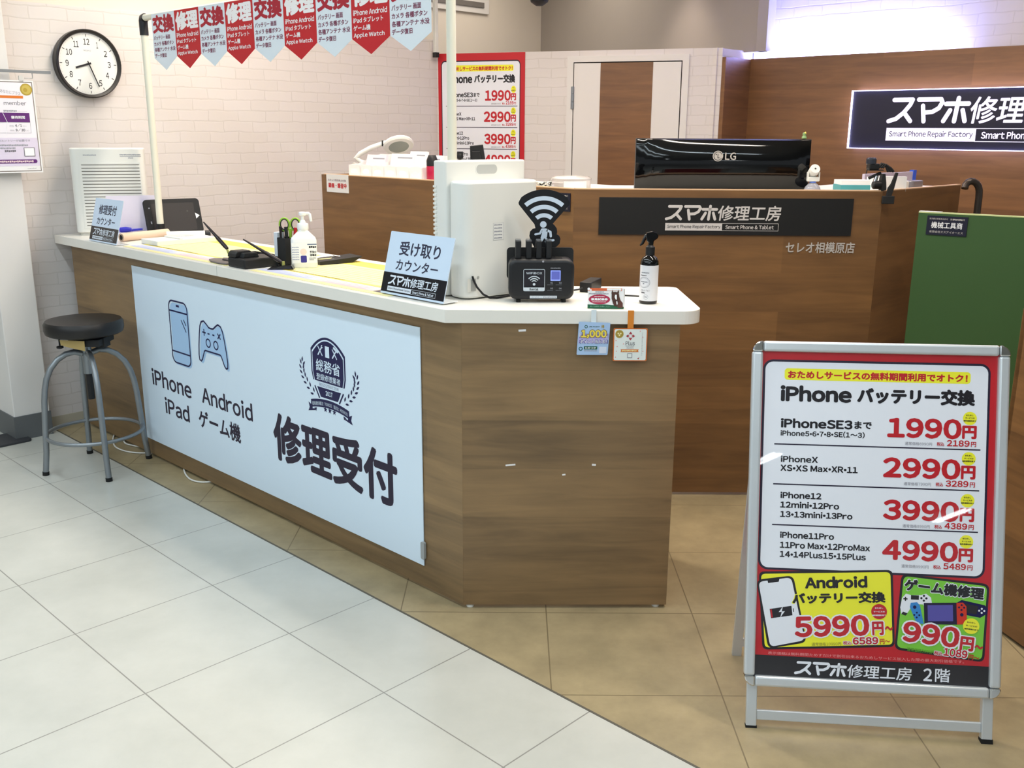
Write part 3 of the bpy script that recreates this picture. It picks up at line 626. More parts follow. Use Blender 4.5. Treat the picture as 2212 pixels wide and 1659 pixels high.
b.stroke([(cx(pc + 0.048), 0.656), (cx(pc + 0.070), 0.678)], 0.006, Z3, I_DB, round_=False); b.stroke([(cx(pc + 0.048), 0.678), (cx(pc + 0.070), 0.656)], 0.006, Z3, I_DB, round_=False)
b.text('iPhone', cx(-4.052), 0.3575, cx(-3.700), 0.4345, Z1, I_N, 0.022); b.text('Android', cx(-3.613), 0.3600, cx(-3.222), 0.4340, Z1, I_N, 0.022)
b.text('iPad', cx(-3.949), 0.2455, cx(-3.734), 0.3210, Z1, I_N, 0.022); b.text('ゲーム機', cx(-3.654), 0.2470, cx(-3.322), 0.3260, Z1, I_N, 0.026)
b.text('修理受付', cx(-3.081), 0.2460, cx(-2.345), 0.4380, Z1, I_N, 0.034)
# crest
xc = cx(-2.708)
def shield(g, ytop, ybot):
    P = []
    for k in range(17):
        q = -1 + k / 8; P.append((xc + q * (0.100 - g), ytop - (0.050) * q * q))
    P += [(xc + 0.100 - g, 0.64), (xc + 0.092 - g, 0.610), (xc + 0.083 - g, ybot)]
    P += [(xc - 0.083 + g, ybot), (xc - 0.092 + g, 0.610), (xc - 0.100 + g, 0.64)]
    return P[::-1]
b.poly(shield(0.0, 0.772, 0.6095), Z1, I_DB); b.poly(shield(0.007, 0.764, 0.605), Z2, I_CW); b.poly(shield(0.011, 0.759, 0.6095), Z3, I_DB)
Z4 = 0.0026
b.text('総務省', xc - 0.070, 0.646, xc + 0.070, 0.690, Z4, I_CW, 0.012); b.text('登録修理業者', xc - 0.070, 0.6150, xc + 0.070, 0.6385, Z4, I_CW, 0.008)
b.poly([(xc - 0.012, 0.702), (xc + 0.012, 0.702), (xc + 0.012, 0.742), (xc - 0.012, 0.742)], Z4, I_CW); b.rect(xc - 0.009, 0.709, xc + 0.009, 0.737, Z4 + .0004, I_CW)
for ox in (-0.042, 0.042):
    b.stroke([(xc + ox - 0.012, 0.706), (xc + ox + 0.011, 0.735)], 0.0055, Z4, I_CW); b.stroke([(xc + ox + 0.012, 0.706), (xc + ox - 0.011, 0.735)], 0.0045, Z4, I_CW); b.ring(xc + ox + 0.0125, 0.737, 0.0022, 0.0056, 60, 330, Z4, I_CW, 12)
    if ox > 0: b.stroke([(xc + ox - 0.002, 0.742), (xc + ox + 0.018, 0.732)], 0.009, Z4, I_CW)
b.text('REGISTRATION', xc - 0.056, 0.5930, xc + 0.056, 0.6040, Z1, mat('ink_steel', '#7a86a0', 0.5), 0.004)
b.poly([(xc - 0.070, 0.589), (xc - 0.050, 0.5535), (xc + 0.050, 0.5535), (xc + 0.070, 0.589)][::1], Z1, I_DB)
b.stroke([(xc - 0.084, 0.589), (xc - 0.058, 0.548)], 0.007, Z1, I_DB, round_=False); b.stroke([(xc + 0.084, 0.589), (xc + 0.058, 0.548)], 0.007, Z1, I_DB, round_=False)
b.text('2017', xc - 0.020, 0.5640, xc + 0.020, 0.5810, Z2, I_CW, 0.03)
def bow(x): return 0.548 - 1.05 * (x - xc) ** 2 * 1.1
N = 20; top = [(xc - 0.112 + 0.224 * k / N, bow(xc - 0.112 + 0.224 * k / N)) for k in range(N + 1)]
for (x0, y0), (x1, y1) in zip(top[:-1], top[1:]): b.poly([(x0, y0 - 0.029), (x1, y1 - 0.029), (x1, y1), (x0, y0)], Z1, I_DB)
b.text('電気通信事業法：T000032　電波法：R000032', xc - 0.104, 0.5250, xc + 0.104, 0.5390, Z2, I_CW, 0.0, fn=lambda X, Y: (X, Y - 1.15 * (X - xc) ** 2))
for sgn in (-1, 1):
    b.poly([(xc + sgn * 0.104, 0.512), (xc + sgn * 0.128, 0.521), (xc + sgn * 0.122, 0.502), (xc + sgn * 0.131, 0.487), (xc + sgn * 0.086, 0.497), (xc + sgn * 0.090, 0.503), (xc + sgn * 0.104, 0.500)][::sgn], Z1, I_DB)
    b.poly([(xc + sgn * 0.078, 0.509), (xc + sgn * 0.094, 0.505), (xc + sgn * 0.082, 0.495)][::-sgn], Z1, I_DB)
    def stem(q): return (xc + sgn * (0.157 + 0.008 * math.sin(q * 3.0) - 0.075 * q ** 1.7), 0.652 - 0.098 * q)
    def leaf(x, y, an, L, w_):
        c, n_ = math.cos(an), math.sin(an); b.poly([(x + c * L * u - n_ * w_ * v, y + n_ * L * u + c * w_ * v) for u, v in ((0, 0), (.25, -.8), (.55, -1), (1, 0), (.55, 1), (.25, .8))], Z1, I_DB)
    for k in range(7):
        q = k / 6.3; x, y = stem(q); x2, y2 = stem(q + 0.02); ta = math.atan2(y - y2, x - x2)
        for side in (-1, 1): leaf(x + side * 0.0045 * math.sin(ta), y - side * 0.0045 * math.cos(ta), ta - side * math.radians(32), 0.0215, 0.0043)
    x, y = stem(0.0); leaf(x, y + 0.010, math.radians(90 + sgn * 12), 0.022, 0.0045)
for sx in (-0.026, 0.0, 0.026):
    P = []
    for k in range(10):
        a = math.radians(90 + 36 * k); r_ = 0.0125 if k % 2 == 0 else 0.005; P.append((xc + sx + r_ * math.cos(a), 0.512 + r_ * math.sin(a)))
    b.poly(P, Z1, I_DB)
b.build('sheet', cs)
b = MB(); b.prism(rr_pts(1.930, 0.112, 1.947, 0.172, 0.006), -0.001, 0.008, mat('clip_grey', '#9fa3a4', 0.5)); b.build('clip', cs)

# =================================================================== BACK COUNTER
FO = Vector((0.233, 3.785, 0)); FR = Vector((1.420, 3.787, 0)); FE = Vector((1.942, 4.285, 0)); FL = W(-4.09, 2.888)
bc = thing('back_counter', 'tall wood service counter behind the white purifier, folding in three faces', 'counter', FO)
def bpanel(name, P, Q, inv=False):
    d = (Q - P); L = d.length; b = MB(); b.box(0, 0, 0.012, L, 0.02, 1.246, M_WOODB); b.box(0, 0.0, 1.246, L, 0.02, 1.250, mat('edge_band', '#d9b592', 0.5)); return relpose(b.build(name), bc, P, d.normalized(), ZX.cross(d.normalized()))
bpanel('wing_panel', FL, FO); bpanel('front_panel', FO, FR); bpanel('return_panel', FR, FE)
LP = [FL + BX * 0.02, FO + Vector((0.008, 0.02, 0)), FR + Vector((-0.008, 0.02, 0)), FE + Vector((-0.014, 0.014, 0)), FE + Vector((-0.34, 0.32, 0)), Vector((1.25, 4.25, 0)), Vector((0.43, 4.25, 0)), FL + BX * 0.46]
b = MB(); b.prism([(p.x - FO.x, p.y - FO.y) for p in LP], 1.205, 1.238, M_WTOP); b.build('top_ledge', bc)
b = MB(); q = (FL + AX * -0.018) - FO; b.box(0, 0, 0.012, 0.44, 0.018, 1.246, M_WOODB); relpose(b.build('end_panel'), bc, FL, BX, -AX)
LZ = 1.238
# black shop sign on its front
t = thing('logo_sign', 'long black shop sign board with silver lettering on the tall back counter', 'sign', (0.3315, 3.7845, 1.0755), Vector((0.9785, 0.0016, 0)), ZX)
b = MB(); b.box(0, 0, 0, 0.9785, 0.1415, 0.005, mat('board_black', '#121314', 0.55)); shop_logo(b, 0.256, 0.0165, 0.7035, 0.115, 0.005, ink('sign_silver', '#cfcac8'), I_K); b.build('board', t, bevel=0.001)
t = thing('store_name_letters', 'silver branch-name lettering on wood below the long black sign', 'lettering', (1.062, 3.7852, 1.008), XX, ZX)
b = MB(); b.text('セレオ相模原店', 0, 0, 0.269, 0.043, 0.002, I_SIL, 0.02); b.build('letters', t)
def plate(origin, X, label):
    t = thing('dealer_plate', label, 'plate', origin, X, ZX, None)
    b = MB(); b.box(0, 0, 0, 0.140, 0.070, 0.003, ink('plate_navy', '#12142a', 0.4))
    b.text('東京都公安委員会許可', 0.008, 0.0560, 0.072, 0.0625, 0.0035, I_SIL, 0.005); b.text('第', 0.080, 0.0560, 0.0865, 0.0625, 0.0035, I_SIL); b.bar(0.088, 0.0565, 0.122, 0.0620, 0.0035, I_SIL); b.text('号', 0.1235, 0.0560, 0.130, 0.0625, 0.0035, I_SIL); b.text('機械工具商', 0.016, 0.0250, 0.124, 0.0485, 0.0035, I_W, 0.012); b.text('有限会社エスアイオーエス', 0.012, 0.0075, 0.128, 0.0165, 0.0035, I_SIL, 0.005)
    b.build('plate', t)
plate(W(-2.612, 2.8872, 1.160), AX, 'small navy dealer plate on the tall counter behind the round-headed wireless sign')
GP0 = Vector((1.515, 3.662, 0)); GD = Vector((0.82257, -0.56866, 0)); GN = Vector((GD.y, -GD.x, 0))
plate(GP0 + GD * 0.033 + GN * 0.0008 + ZX * 1.098, GD, 'small navy dealer plate at the top corner of the green panel')
t = thing('notice_paper', 'small white paper notice with red characters at the far end of the tall counter', 'notice', W(-4.066, 2.8873, 1.163), AX, ZX)
b = MB(); b.box(0, 0, 0, 0.180, 0.086, 0.0008, M_PAPER); b.text('スタッフ受付向上の為', 0.014, 0.054, 0.160, 0.064, 0.0013, ink('notice_violet', '#7a5a74'), 0.01); b.text('録画・録音中', 0.016, 0.021, 0.164, 0.046, 0.0013, I_R, 0.03); b.build('paper', t)
# green partition
t = thing('green_partition', 'dark green freestanding panel with pale top edge beside the back counter', 'partition', GP0, GD, -GN)
b = MB(); b.box(0, 0, 0.02, 1.25, 0.028, 1.176, mat('green_laminate', '#35552a', 0.5, noise=0.04, nscale=8)); b.build('panel', t)
b = MB(); b.box(0, -0.0008, 1.176, 1.25, 0.0285, 1.180, mat('pale_green_edge', '#b9c48a', 0.5)); b.build('top_edge', t)
b = MB(); b.box(0.0, -0.001, 1.1805, 0.078, 0.029, 1.182, M_PAPER); b.build('tape', t)
for x in (0.05, 1.15):
    b = MB(); b.box(x, -0.05, 0, x + 0.05, 0.08, 0.02, M_BLACKM); b.build('foot', t)
# wood counter at the right-hand edge
t = thing('side_counter', 'wood-clad counter corner cut off by the photo edge beside the standing sign', 'counter', (1.462, 2.735, 0), Vector((0.203, -0.979, 0)), Vector((0.979, 0.203, 0)))
b = MB(); b.box(0, 0, 0.012, 1.3, 0.018, 0.98, M_WOODB); b.build('front_panel', t)
b = MB(); b.box(-0.001, 0.0, 0.012, 0.017, 0.6, 0.98, M_WOODB); b.build('end_panel', t)
b = MB(); b.box(0.0, 0.018, 0.955, 1.3, 0.6, 0.978, M_WOODB); b.build('top_ledge', t)
# handrail
t = thing('handrail', 'dark curved pipe handle rising behind the green panel', 'handrail', (1.96, 4.25, 0.0))
pts = [(1.880, 4.205, 1.238), (1.884, 4.21, 1.252), (1.893, 4.212, 1.263), (1.906, 4.215, 1.268), (1.920, 4.218, 1.266), (1.933, 4.22, 1.259), (1.944, 4.22, 1.246), (1.950, 4.22, 1.228), (1.952, 4.22, 1.20), (1.952, 4.22, 1.1), (1.952, 4.22, 0.0)]
b = MB(); b.tube([(x - 1.96 + 0.03, y - 4.25 - 0.03, z) for x, y, z in pts], 0.0145, mat('bronze_pipe', '#4d4642', 0.25, metal=0.6), 16); b.build('pipe', t, smooth=True)

# =================================================================== THINGS ON THE BACK COUNTER
# monitor seen from behind
t = thing('monitor', 'wide glossy black monitor seen from behind on the back counter', 'monitor', (0.486, 3.95, LZ), XX, YX)
b = MB(); N = 24; V = []; F = []
for j, (z, dp) in enumerate(((0.004, 0.010), (0.02, 0.024), (0.10, 0.034), (0.17, 0.028), (0.194, 0.016), (0.198, 0.004))):
    for k in range(N + 1):
        q = k / N; V.append((0.691 * q, -dp * (1 - (2 * q - 1) ** 6 * 0.8), z))
for j in range(5):
    for k in range(N): F.append((j * (N + 1) + k, j * (N + 1) + k + 1, (j + 1) * (N + 1) + k + 1, (j + 1) * (N + 1) + k))
b.add(V, F, M_BLACKG); b.build('back_shell', t, smooth=True)
b = MB(); b.box(-0.001, -0.004, 0.002, 0.692, 0.022, 0.199, M_BLACK); b.build('bezel', t, bevel=0.002)
b = MB(); b.box(0.22, -0.012, 0.0, 0.47, 0.05, 0.004, M_BLACK); b.build('stand', t)
b = MB(); b.disc(0.3185, 0.133, 0.0205, 0, I_SIL); b.ring(0.3185, 0.133, 0.0150, 0.0170, 20, 330, 0.0005, I_K, 24); b.rect(0.317, 0.125, 0.3195, 0.141, 0.0005, I_K); b.rect(0.317, 0.125, 0.325, 0.1275, 0.0005, I_K); b.disc(0.3115, 0.139, 0.0022, 0.0005, I_K, n=10)
b.text('LG', 0.3465, 0.118, 0.3900, 0.147, 0, I_SIL, 0.03); o = b.build('maker_mark', t); o.matrix_basis = Matrix.Rotation(math.radians(90), 4, 'X') @ Matrix.Translation((0, 0, 0.0365))
t = thing('figurine', 'tiny yellow-green figure perched on the corner of the black monitor', 'figurine', (1.150, 3.955, LZ + 0.199))
b = MB(); b.lathe([(0.004, 0), (0.010, 0.003), (0.009, 0.010), (0.006, 0.014), (0.0075, 0.018), (0.007, 0.023), (0.002, 0.027)], mat('figure_green', '#7fa06a', 0.5), 16); b.build('body', t, smooth=True)
b = MB(); b.lathe([(0.001, 0), (0.0045, 0.002), (0.0035, 0.006), (0.001, 0.009)], mat('figure_yellow', '#e6d36a', 0.5), 14, (0.002, -0.004, 0.020)); b.build('crest', t, smooth=True)
# small white camera on clear base
t = thing('swivel_camera', 'small white swivel camera on a clear round base beside the monitor', 'camera', (1.182, 3.90, LZ))
b = MB(); b.lathe([(0.030, 0), (0.032, 0.008), (0.028, 0.018), (0.018, 0.028), (0.012, 0.034)], mat('clear_grey', '#c8ccd8', 0.1, trans=0.7), 28); b.build('base', t, smooth=True)
b = MB(); b.lathe([(0.0125, 0.033), (0.0125, 0.038)], mat('blue_ring', '#4f6cc0', 0.4), 24); b.build('collar', t, smooth=True)
b = MB(); b.box(-0.022, -0.010, 0.038, 0.022, 0.010, 0.056, M_WPLAST); b.box(-0.024, -0.010, 0.040, -0.020, 0.010, 0.075, M_WPLAST); b.box(0.020, -0.010, 0.040, 0.024, 0.010, 0.075, M_WPLAST); b.build('bracket', t, bevel=0.003)
b = MB(); b.lathe([(0.016, -0.022), (0.0195, -0.020), (0.0195, 0.016), (0.018, 0.018)], M_WPLAST, 28); o = b.build('head', t, smooth=True); local(o, (0, -0.004, 0.080), (math.radians(62), 0, 0))
b = MB(); b.lathe([(0.0035, 0.0), (0.0035, 0.0012)], M_BLACK, 14); o = b.build('lens', t); local(o, (0, -0.0200, 0.0885), (math.radians(62), 0, 0))
# teal box with papers
t = thing('teal_box', 'low teal carton on the back counter near the black clamp', 'box', (1.305, 3.93, LZ))
b = MB(); b.box(0, 0, 0, 0.125, 0.10, 0.024, mat('teal_card', '#4a9aa0', 0.55)); b.build('base', t, bevel=0.001)
b = MB(); b.box(0.002, 0.002, 0.024, 0.123, 0.098, 0.042, M_PAPER); b.bar(0.04, 0.029, 0.075, 0.036, 0.0, I_GR); b.build('white_lid', t)
t = thing('paper_stack', 'thin stack of white sheets lying behind the black clamp', 'papers', (1.40, 3.92, LZ))
b = MB(); b.box(0.04, 0, 0, 0.16, 0.02, 0.058, M_PAPER); b.build('sheets', t)
# black clamp mount gripping the counter edge
t = thing('clamp_mount', 'black spring clamp with small camera gripping the back counter edge', 'clamp', (1.437, 3.772, 1.20))
b = MB(); b.box(-0.024, -0.008, 0, 0.022, 0.004, 0.030, M_BLACKM); b.prism_y([(-0.010, 0.028), (0.010, 0.028), (0.018, 0.060), (0.028, 0.116), (0.018, 0.118), (0.004, 0.075), (-0.006, 0.060)], -0.006, 0.004, M_BLACKM); b.build('front_jaw', t, bevel=0.002)
b = MB(); b.prism_y([(-0.024, 0.046), (-0.004, 0.052), (-0.008, 0.080), (-0.014, 0.112), (-0.024, 0.112), (-0.028, 0.070)], 0.012, 0.045, M_BLACKM); b.build('rear_jaw', t, bevel=0.002)
b = MB(); b.lathe([(0.014, 0.0), (0.016, 0.004), (0.016, 0.028), (0.012, 0.032)], M_BLACK, 20); o = b.build('clamp_knob', t, smooth=True); local(o, (-0.026, 0.02, 0.070), (0, math.radians(-90), 0))
b = MB(); b.tube([(-0.075, 0.02, 0.095), (-0.030, 0.02, 0.115)], 0.006, M_BLACKM, 12); b.tube([(-0.050, 0.02, 0.082), (-0.045, 0.02, 0.104)], 0.008, M_CHROME, 12); b.build('ball_arm', t, smooth=True)
b = MB(); b.box(-0.082, 0.0, 0.124, -0.028, 0.03, 0.128, M_BLACKM); b.tube([(-0.09, 0.01, 0.112), (-0.088, 0.01, 0.126)], 0.002, M_BLACKM, 8); b.build('plate', t)
b = MB(); b.box(-0.084, -0.004, 0.128, -0.046, 0.034, 0.150, M_BLACK); b.lathe([(0.017, -0.012), (0.019, -0.008), (0.019, 0.010), (0.015, 0.014)], mat('smoke_lens', '#30333c', 0.1), 20, (-0.074, 0.012, 0.158)); b.build('camera_head', t, bevel=0.003)
b = MB()
for k in range(3):
    b.tube([(-0.044 + 0.008 * k, 0.012, 0.134), (-0.034 + 0.008 * k, 0.012, 0.150 - 0.002 * k), (-0.016 + 0.010 * k, 0.014, 0.142 - 0.005 * k), (-0.004 + 0.010 * k, 0.016, 0.120)], 0.005, M_BLACKM, 10)
b.build('cable_coil', t, smooth=True)
# things along the return: clear case, white carton, grey gadget
RD = (FE - FR).normalized(); RN = Vector((-RD.y, RD.x, 0))
def rp(u, off, z=LZ): return FR + RD * u + RN * off + ZX * z
t = thing('document_case', 'flat clear plastic case with blue clip standing on the back counter return', 'case', rp(0.16, 0.16), RD, RN)
b = MB(); b.box(0, 0, 0, 0.46, 0.012, 0.064, mat('clear_violet', '#d9cfe0', 0.15, trans=0.35)); b.build('case_body', t, bevel=0.002)
b = MB(); b.box(0.435, -0.004, 0.026, 0.460, 0.016, 0.070, mat('blue_clip', '#2f55c4', 0.4)); b.build('clip', t)
t = thing('white_carton', 'small white carton on the back counter just beyond the clamp', 'box', rp(0.10, 0.06), RD, RN)
b = MB(); b.box(0, 0, 0, 0.13, 0.06, 0.056, M_PAPER); b.build('carton', t, bevel=0.001)
t = thing('grey_gadget', 'rounded grey metal gadget lying before the clear case on the counter', 'gadget', rp(0.36, 0.05), RD, RN)
b = MB(); b.prism(rr_pts(0, 0, 0.11, 0.05, 0.018), 0, 0.034, mat('gadget_grey', '#8f8c93', 0.3, metal=0.5)); b.build('shell', t, bevel=0.004)
t = thing('white_gadget', 'rounded white plastic gadget between carton and grey gadget', 'gadget', rp(0.255, 0.05), RD, RN)
b = MB(); b.prism(rr_pts(0, 0, 0.085, 0.05, 0.018), 0, 0.036, M_WPLAST); b.build('shell', t, bevel=0.005)
# rack of document cells
t = thing('document_rack', 'white plastic sorter rack with six oval-holed cells on the tall counter', 'rack', W(-4.03, 3.00, LZ), AX, BX)
def holed(b, x0, z0, x1, z1, rx, rz, M, y0=-0.0015, y1=0.0015, n=24):
    cx_, cz = (x0 + x1) / 2, (z0 + z1) / 2 - 0.002; I = []; O = []
    for k in range(n):
        a = 2 * math.pi * k / n; c, s_ = math.cos(a), math.sin(a)
        I.append((cx_ + rx * math.copysign(abs(c) ** 0.7, c), cz + rz * math.copysign(abs(s_) ** 0.8, s_)))
        kx = (x1 - x0) / 2 / max(abs(c), 1e-6); kz = (z1 - cz if s_ > 0 else cz - z0) / max(abs(s_), 1e-6); q = min(kx, kz); O.append((cx_ + c * q, cz + s_ * q))
    for y, fl in ((y0, False), (y1, True)):
        V = [(p[0], y, p[1]) for p in I + O]; Fs = [(k, (k + 1) % n, n + (k + 1) % n, n + k) for k in range(n)]
        b.add(V, [f if fl else f[::-1] for f in Fs], M)
    V = [(p[0], y0, p[1]) for p in I] + [(p[0], y1, p[1]) for p in I]; b.add(V, [(k, (k + 1) % n, n + (k + 1) % n, n + k) for k in range(n)], M)
M_RACK = mat('rack_white', '#eae6e6', 0.4)
for k in range(6):
    b = MB(); holed(b, 0.093 * k, 0.0, 0.093 * (k + 1) - 0.002, 0.056, 0.028, 0.0115, M_RACK); b.build('cell_front', t)
b = MB()
for k in range(7):
    x = 0.093 * k - 0.0015; b.add([(x, 0, 0), (x, 0.20, 0), (x, 0.20, 0.105), (x, 0.06, 0.060), (x, 0, 0.056), (x + 0.002, 0, 0), (x + 0.002, 0.20, 0), (x + 0.002, 0.20, 0.105), (x + 0.002, 0.06, 0.060), (x + 0.002, 0, 0.056)], [(0, 1, 2, 3, 4), (9, 8, 7, 6, 5), (0, 4, 9, 5), (4, 3, 8, 9), (3, 2, 7, 8), (2, 1, 6, 7), (0, 5, 6, 1)], M_RACK)
b.box(0, 0.198, 0, 0.558, 0.20, 0.105, M_RACK); b.box(0, 0, 0, 0.558, 0.20, 0.002, M_RACK); b.build('dividers', t)
for k, (x, w_, h_, tl, lab) in enumerate(((0.020, 0.150, 0.105, -16, 'pale pink leaflets leaning at the rack end, far from the purifier'), (0.200, 0.170, 0.112, -14, 'white leaflets leaning in the middle of the rack'), (0.330, 0.120, 0.125, -12, 'taller white leaflets in the rack below the lamp head'), (0.420, 0.130, 0.108, -10, 'white leaflets in the rack next to the red bottle'))):
    tt = thing('leaflets', lab, 'leaflets', W(-4.03, 3.00, LZ) + AX * x + BX * (0.075 + 0.012 * k) + ZX * 0.003, AX, BX, 'leaflets in the rack')
    b = MB(); b.box(0, 0, 0, w_, 0.014, h_, M_PAPER if k else mat('pink_paper', '#eadfe8', 0.5)); b.box(0.05, -0.0006, h_ - 0.022, w_ - 0.01, 0, h_ - 0.016, I_GR); o = b.build('sheets', tt); o.rotation_euler = (math.radians(tl), 0, 0)
# magnifier lamp
t = thing('magnifier_lamp', 'white round-headed magnifier lamp arching over the sorter rack', 'lamp', (-0.55, 5.12, LZ))
b = MB(); b.lathe([(0.07, 0), (0.07, 0.012), (0.02, 0.018), (0.014, 0.03)], M_WPLAST, 28); b.build('base', t, smooth=True)
b = MB(); b.tube([(0.0, 0, 0.02), (-0.04, 0, 0.034), (-0.14, 0, 0.045), (-0.235, 0, 0.062), (-0.262, 0, 0.084), (-0.240, 0, 0.104), (-0.183, 0, 0.135), (-0.119, 0, 0.158)], [0.012, 0.012, 0.0125, 0.013, 0.013, 0.013, 0.0125, 0.0115], M_WPLAST, 14); b.build('arm', t, smooth=True)
b = MB(); b.box(-0.126, -0.014, 0.142, -0.108, 0.014, 0.172, M_BLACKM); b.build('hinge', t, bevel=0.003)
Qh = Vector((-0.18, 0.50, 0.80)).normalized().to_track_quat('Z', 'Y')
b = MB(); b.lathe([(0.052, -0.010), (0.074, -0.009), (0.080, 0.0), (0.074, 0.012), (0.045, 0.018), (0.0, 0.020)], M_WPLAST, 40, cap=False); o = b.build('head', t, smooth=True); o.location = (-0.040, -0.010, 0.148); o.rotation_mode = 'QUATERNION'; o.rotation_quaternion = Qh
b = MB(); b.lathe([(0.0, -0.0095), (0.053, -0.0095)], mat('lens_grey', '#8f968f', 0.15), 36, cap=False); o = b.build('lens', t); o.location = (-0.040, -0.010, 0.148); o.rotation_mode = 'QUATERNION'; o.rotation_quaternion = Qh
b = MB(); b.box(-0.118, -0.02, 0.150, -0.085, 0.012, 0.172, M_WPLAST); b.build('neck', t, bevel=0.006)
# red bottle with black cap
t = thing('cleaner_bottle', 'dark red bottle with black cap at the end of the sorter rack', 'bottle', W(-3.425, 3.02, LZ))
b = MB(); b.lathe([(0.025, 0), (0.027, 0.004), (0.027, 0.062), (0.025, 0.066)], mat('crimson', '#a5123c', 0.3), 28); b.build('body', t, smooth=True)
b = MB(); b.lathe([(0.0265, 0.066), (0.0265, 0.090), (0.018, 0.112), (0.016, 0.114)], M_BLACK, 28); b.build('cap', t, smooth=True)
t = thing('wire_loop', 'thin white wire loop standing at the far end of the tall counter', 'cable', W(-4.05, 3.05, LZ), AX, BX)
pts = [(-0.030 + 0.004 * 0, 0, 0.002)] + [(-0.030 * math.cos(math.radians(a)), 0, 0.030 + 0.032 * math.sin(math.radians(a))) for a in range(0, 181, 15)] + [(0.030, 0, 0.002)]
b = MB(); b.tube(pts, 0.0022, M_WPLAST, 8); b.build('wire', t, smooth=True)
# black device behind the white purifier
t = thing('card_terminal', 'small black payment display seen from behind above the big white purifier', 'terminal', (-0.15, 4.30, LZ), XX, YX)
b = MB(); b.prism_y([(-0.036, 0.09), (0.030, 0.09), (0.018, 0.166), (-0.038, 0.160)], -0.012, 0.012, M_BLACK); b.prism_y([(-0.030, 0.10), (0.014, 0.10), (0.006, 0.140), (-0.030, 0.138)], -0.022, -0.012, M_BLACK); b.build('screen', t, bevel=0.003)
b = MB(); b.box(-0.025, -0.01, 0.0, 0.02, 0.02, 0.095, M_BLACK); b.box(-0.05, -0.05, 0, 0.05, 0.06, 0.012, M_BLACK); b.build('stand', t, bevel=0.003)
t = thing('phone_holder', 'small black ball-jointed holder next to the black payment display', 'holder', (-0.232, 4.30, LZ))
b = MB(); b.lathe([(0.03, 0), (0.03, 0.008), (0.007, 0.012), (0.007, 0.105)], M_BLACK, 18); b.build('post', t, smooth=True)
b = MB(); b.lathe([(0.004, 0.100), (0.013, 0.106), (0.016, 0.116), (0.012, 0.126), (0.004, 0.130)], M_BLACK, 18); b.build('ball', t, smooth=True)
b = MB(); b.box(-0.012, -0.006, 0.118, 0.014, 0.006, 0.136, M_BLACK); b.build('grip', t, bevel=0.002)
# clear round case and bits beside it
M_CLEAR = mat('clear_plastic', '#f4f0ee', 0.08, trans=0.55)
t = thing('round_case', 'clear round plastic case on the tall counter beside the big purifier', 'case', (0.232, 3.955, LZ))
b = MB(); b.lathe([(0.076, 0), (0.079, 0.004), (0.079, 0.034), (0.076, 0.040)], M_CLEAR, 40); b.build('tub', t, smooth=True)
b = MB(); b.lathe([(0.081, 0.036), (0.081, 0.042), (0.070, 0.049), (0.03, 0.053)], M_CLEAR, 40); b.build('lid', t, smooth=True)
b = MB(); V = []; n = 10
for j, z in enumerate((0.006, 0.034)):
    for k in range(n + 1):
        a = math.radians(-115 + 70 * k / n); V.append((0.0802 * math.cos(a), 0.0802 * math.sin(a), z))
b.add(V, [(k, k + 1, n + 2 + k, n + 1 + k) for k in range(n)], M_PAPER); b.build('paper_label', t)
t = thing('cable_bundle', 'small tangle of white and dark cable by the clear round case', 'cable', (0.125, 3.985, LZ))
b = MB(); b.tube([(-0.045 + 0.09 * k / 24 + 0.012 * math.sin(k * 1.7), 0.02 * math.cos(k * 1.3), 0.006 + 0.010 * (1 + math.sin(k * 1.1))) for k in range(25)], 0.004, M_WPLAST, 8); b.build('white_lead', t, smooth=True)
b = MB(); b.tube([(-0.02 + 0.05 * k / 14, 0.015 * math.sin(k), 0.008 + 0.008 * (1 + math.cos(k * 1.4))) for k in range(15)], 0.0035, M_BLACKM, 8); b.build('dark_lead', t, smooth=True)

# =================================================================== LIT SIGN ON THE WOOD WALL
t = thing('lit_logo_sign', 'edge-lit dark shop sign with glowing white lettering on the wood wall', 'sign', W(-2.532, 5.349, 1.382), AX, ZX)
SL, SH = 1.42, 0.303
M_GLOW = mat('edge_glow', '#ffffff', emit=(0.80, 0.80, 1.0), es=4.5); M_LET = mat('letter_glow', '#f4f2ff', emit=(0.86, 0.82, 1.0), es=0.70)
b = MB(); b.box(0, 0, -0.050, SL, SH, 0.0, mat('sign_navy', '#1d1c34', 0.4)); b.build('sign_box', t)
b = MB()
for x0, y0, x1, y1 in ((-0.004, -0.004, SL, 0.0), (-0.004, SH, SL, SH + 0.004), (-0.004, 0, 0.0, SH)): b.box(x0, y0, -0.05, x1, y1, 0.016, M_GLOW)
b.build('glowing_edge', t)
b = MB(); shop_logo(b, 0.205, 0.040, 1.160, 0.268, 0.0, M_LET, mat('sign_navy', '#141324', 0.25), 0.002); b.build('lettering', t)

# =================================================================== WALL CLOCK AND HANGING POSTER
t = thing('wall_clock', 'round black-rimmed white wall clock on the white brick wall', 'clock', W(-4.897, 2.103, 1.760), BX, ZX)
b = MB(); R = 0.158; b.lathe([(R - 0.004, 0.0), (R, 0.004), (R, 0.040), (R - 0.005, 0.045), (R - 0.014, 0.042), (R - 0.017, 0.030)], mat('clock_rim', '#221f1e', 0.35), 64, cap=False); b.build('rim', t, smooth=True)
b = MB(); b.lathe([(R - 0.015, 0.0), (R - 0.015, 0.030)], mat('clock_face', '#e6e7e4', 0.5), 64)
for k in range(60):
    a = math.radians(90 - 6 * k); r1 = 0.136; 
    if k % 5 == 0: b.stroke([(math.cos(a) * 0.124, math.sin(a) * 0.124), (math.cos(a) * r1, math.sin(a) * r1)], 0.0032, 0.0305, I_K, round_=False)
    else: b.disc(math.cos(a) * 0.134, math.sin(a) * 0.134, 0.0009, 0.0305, I_GR, n=8)
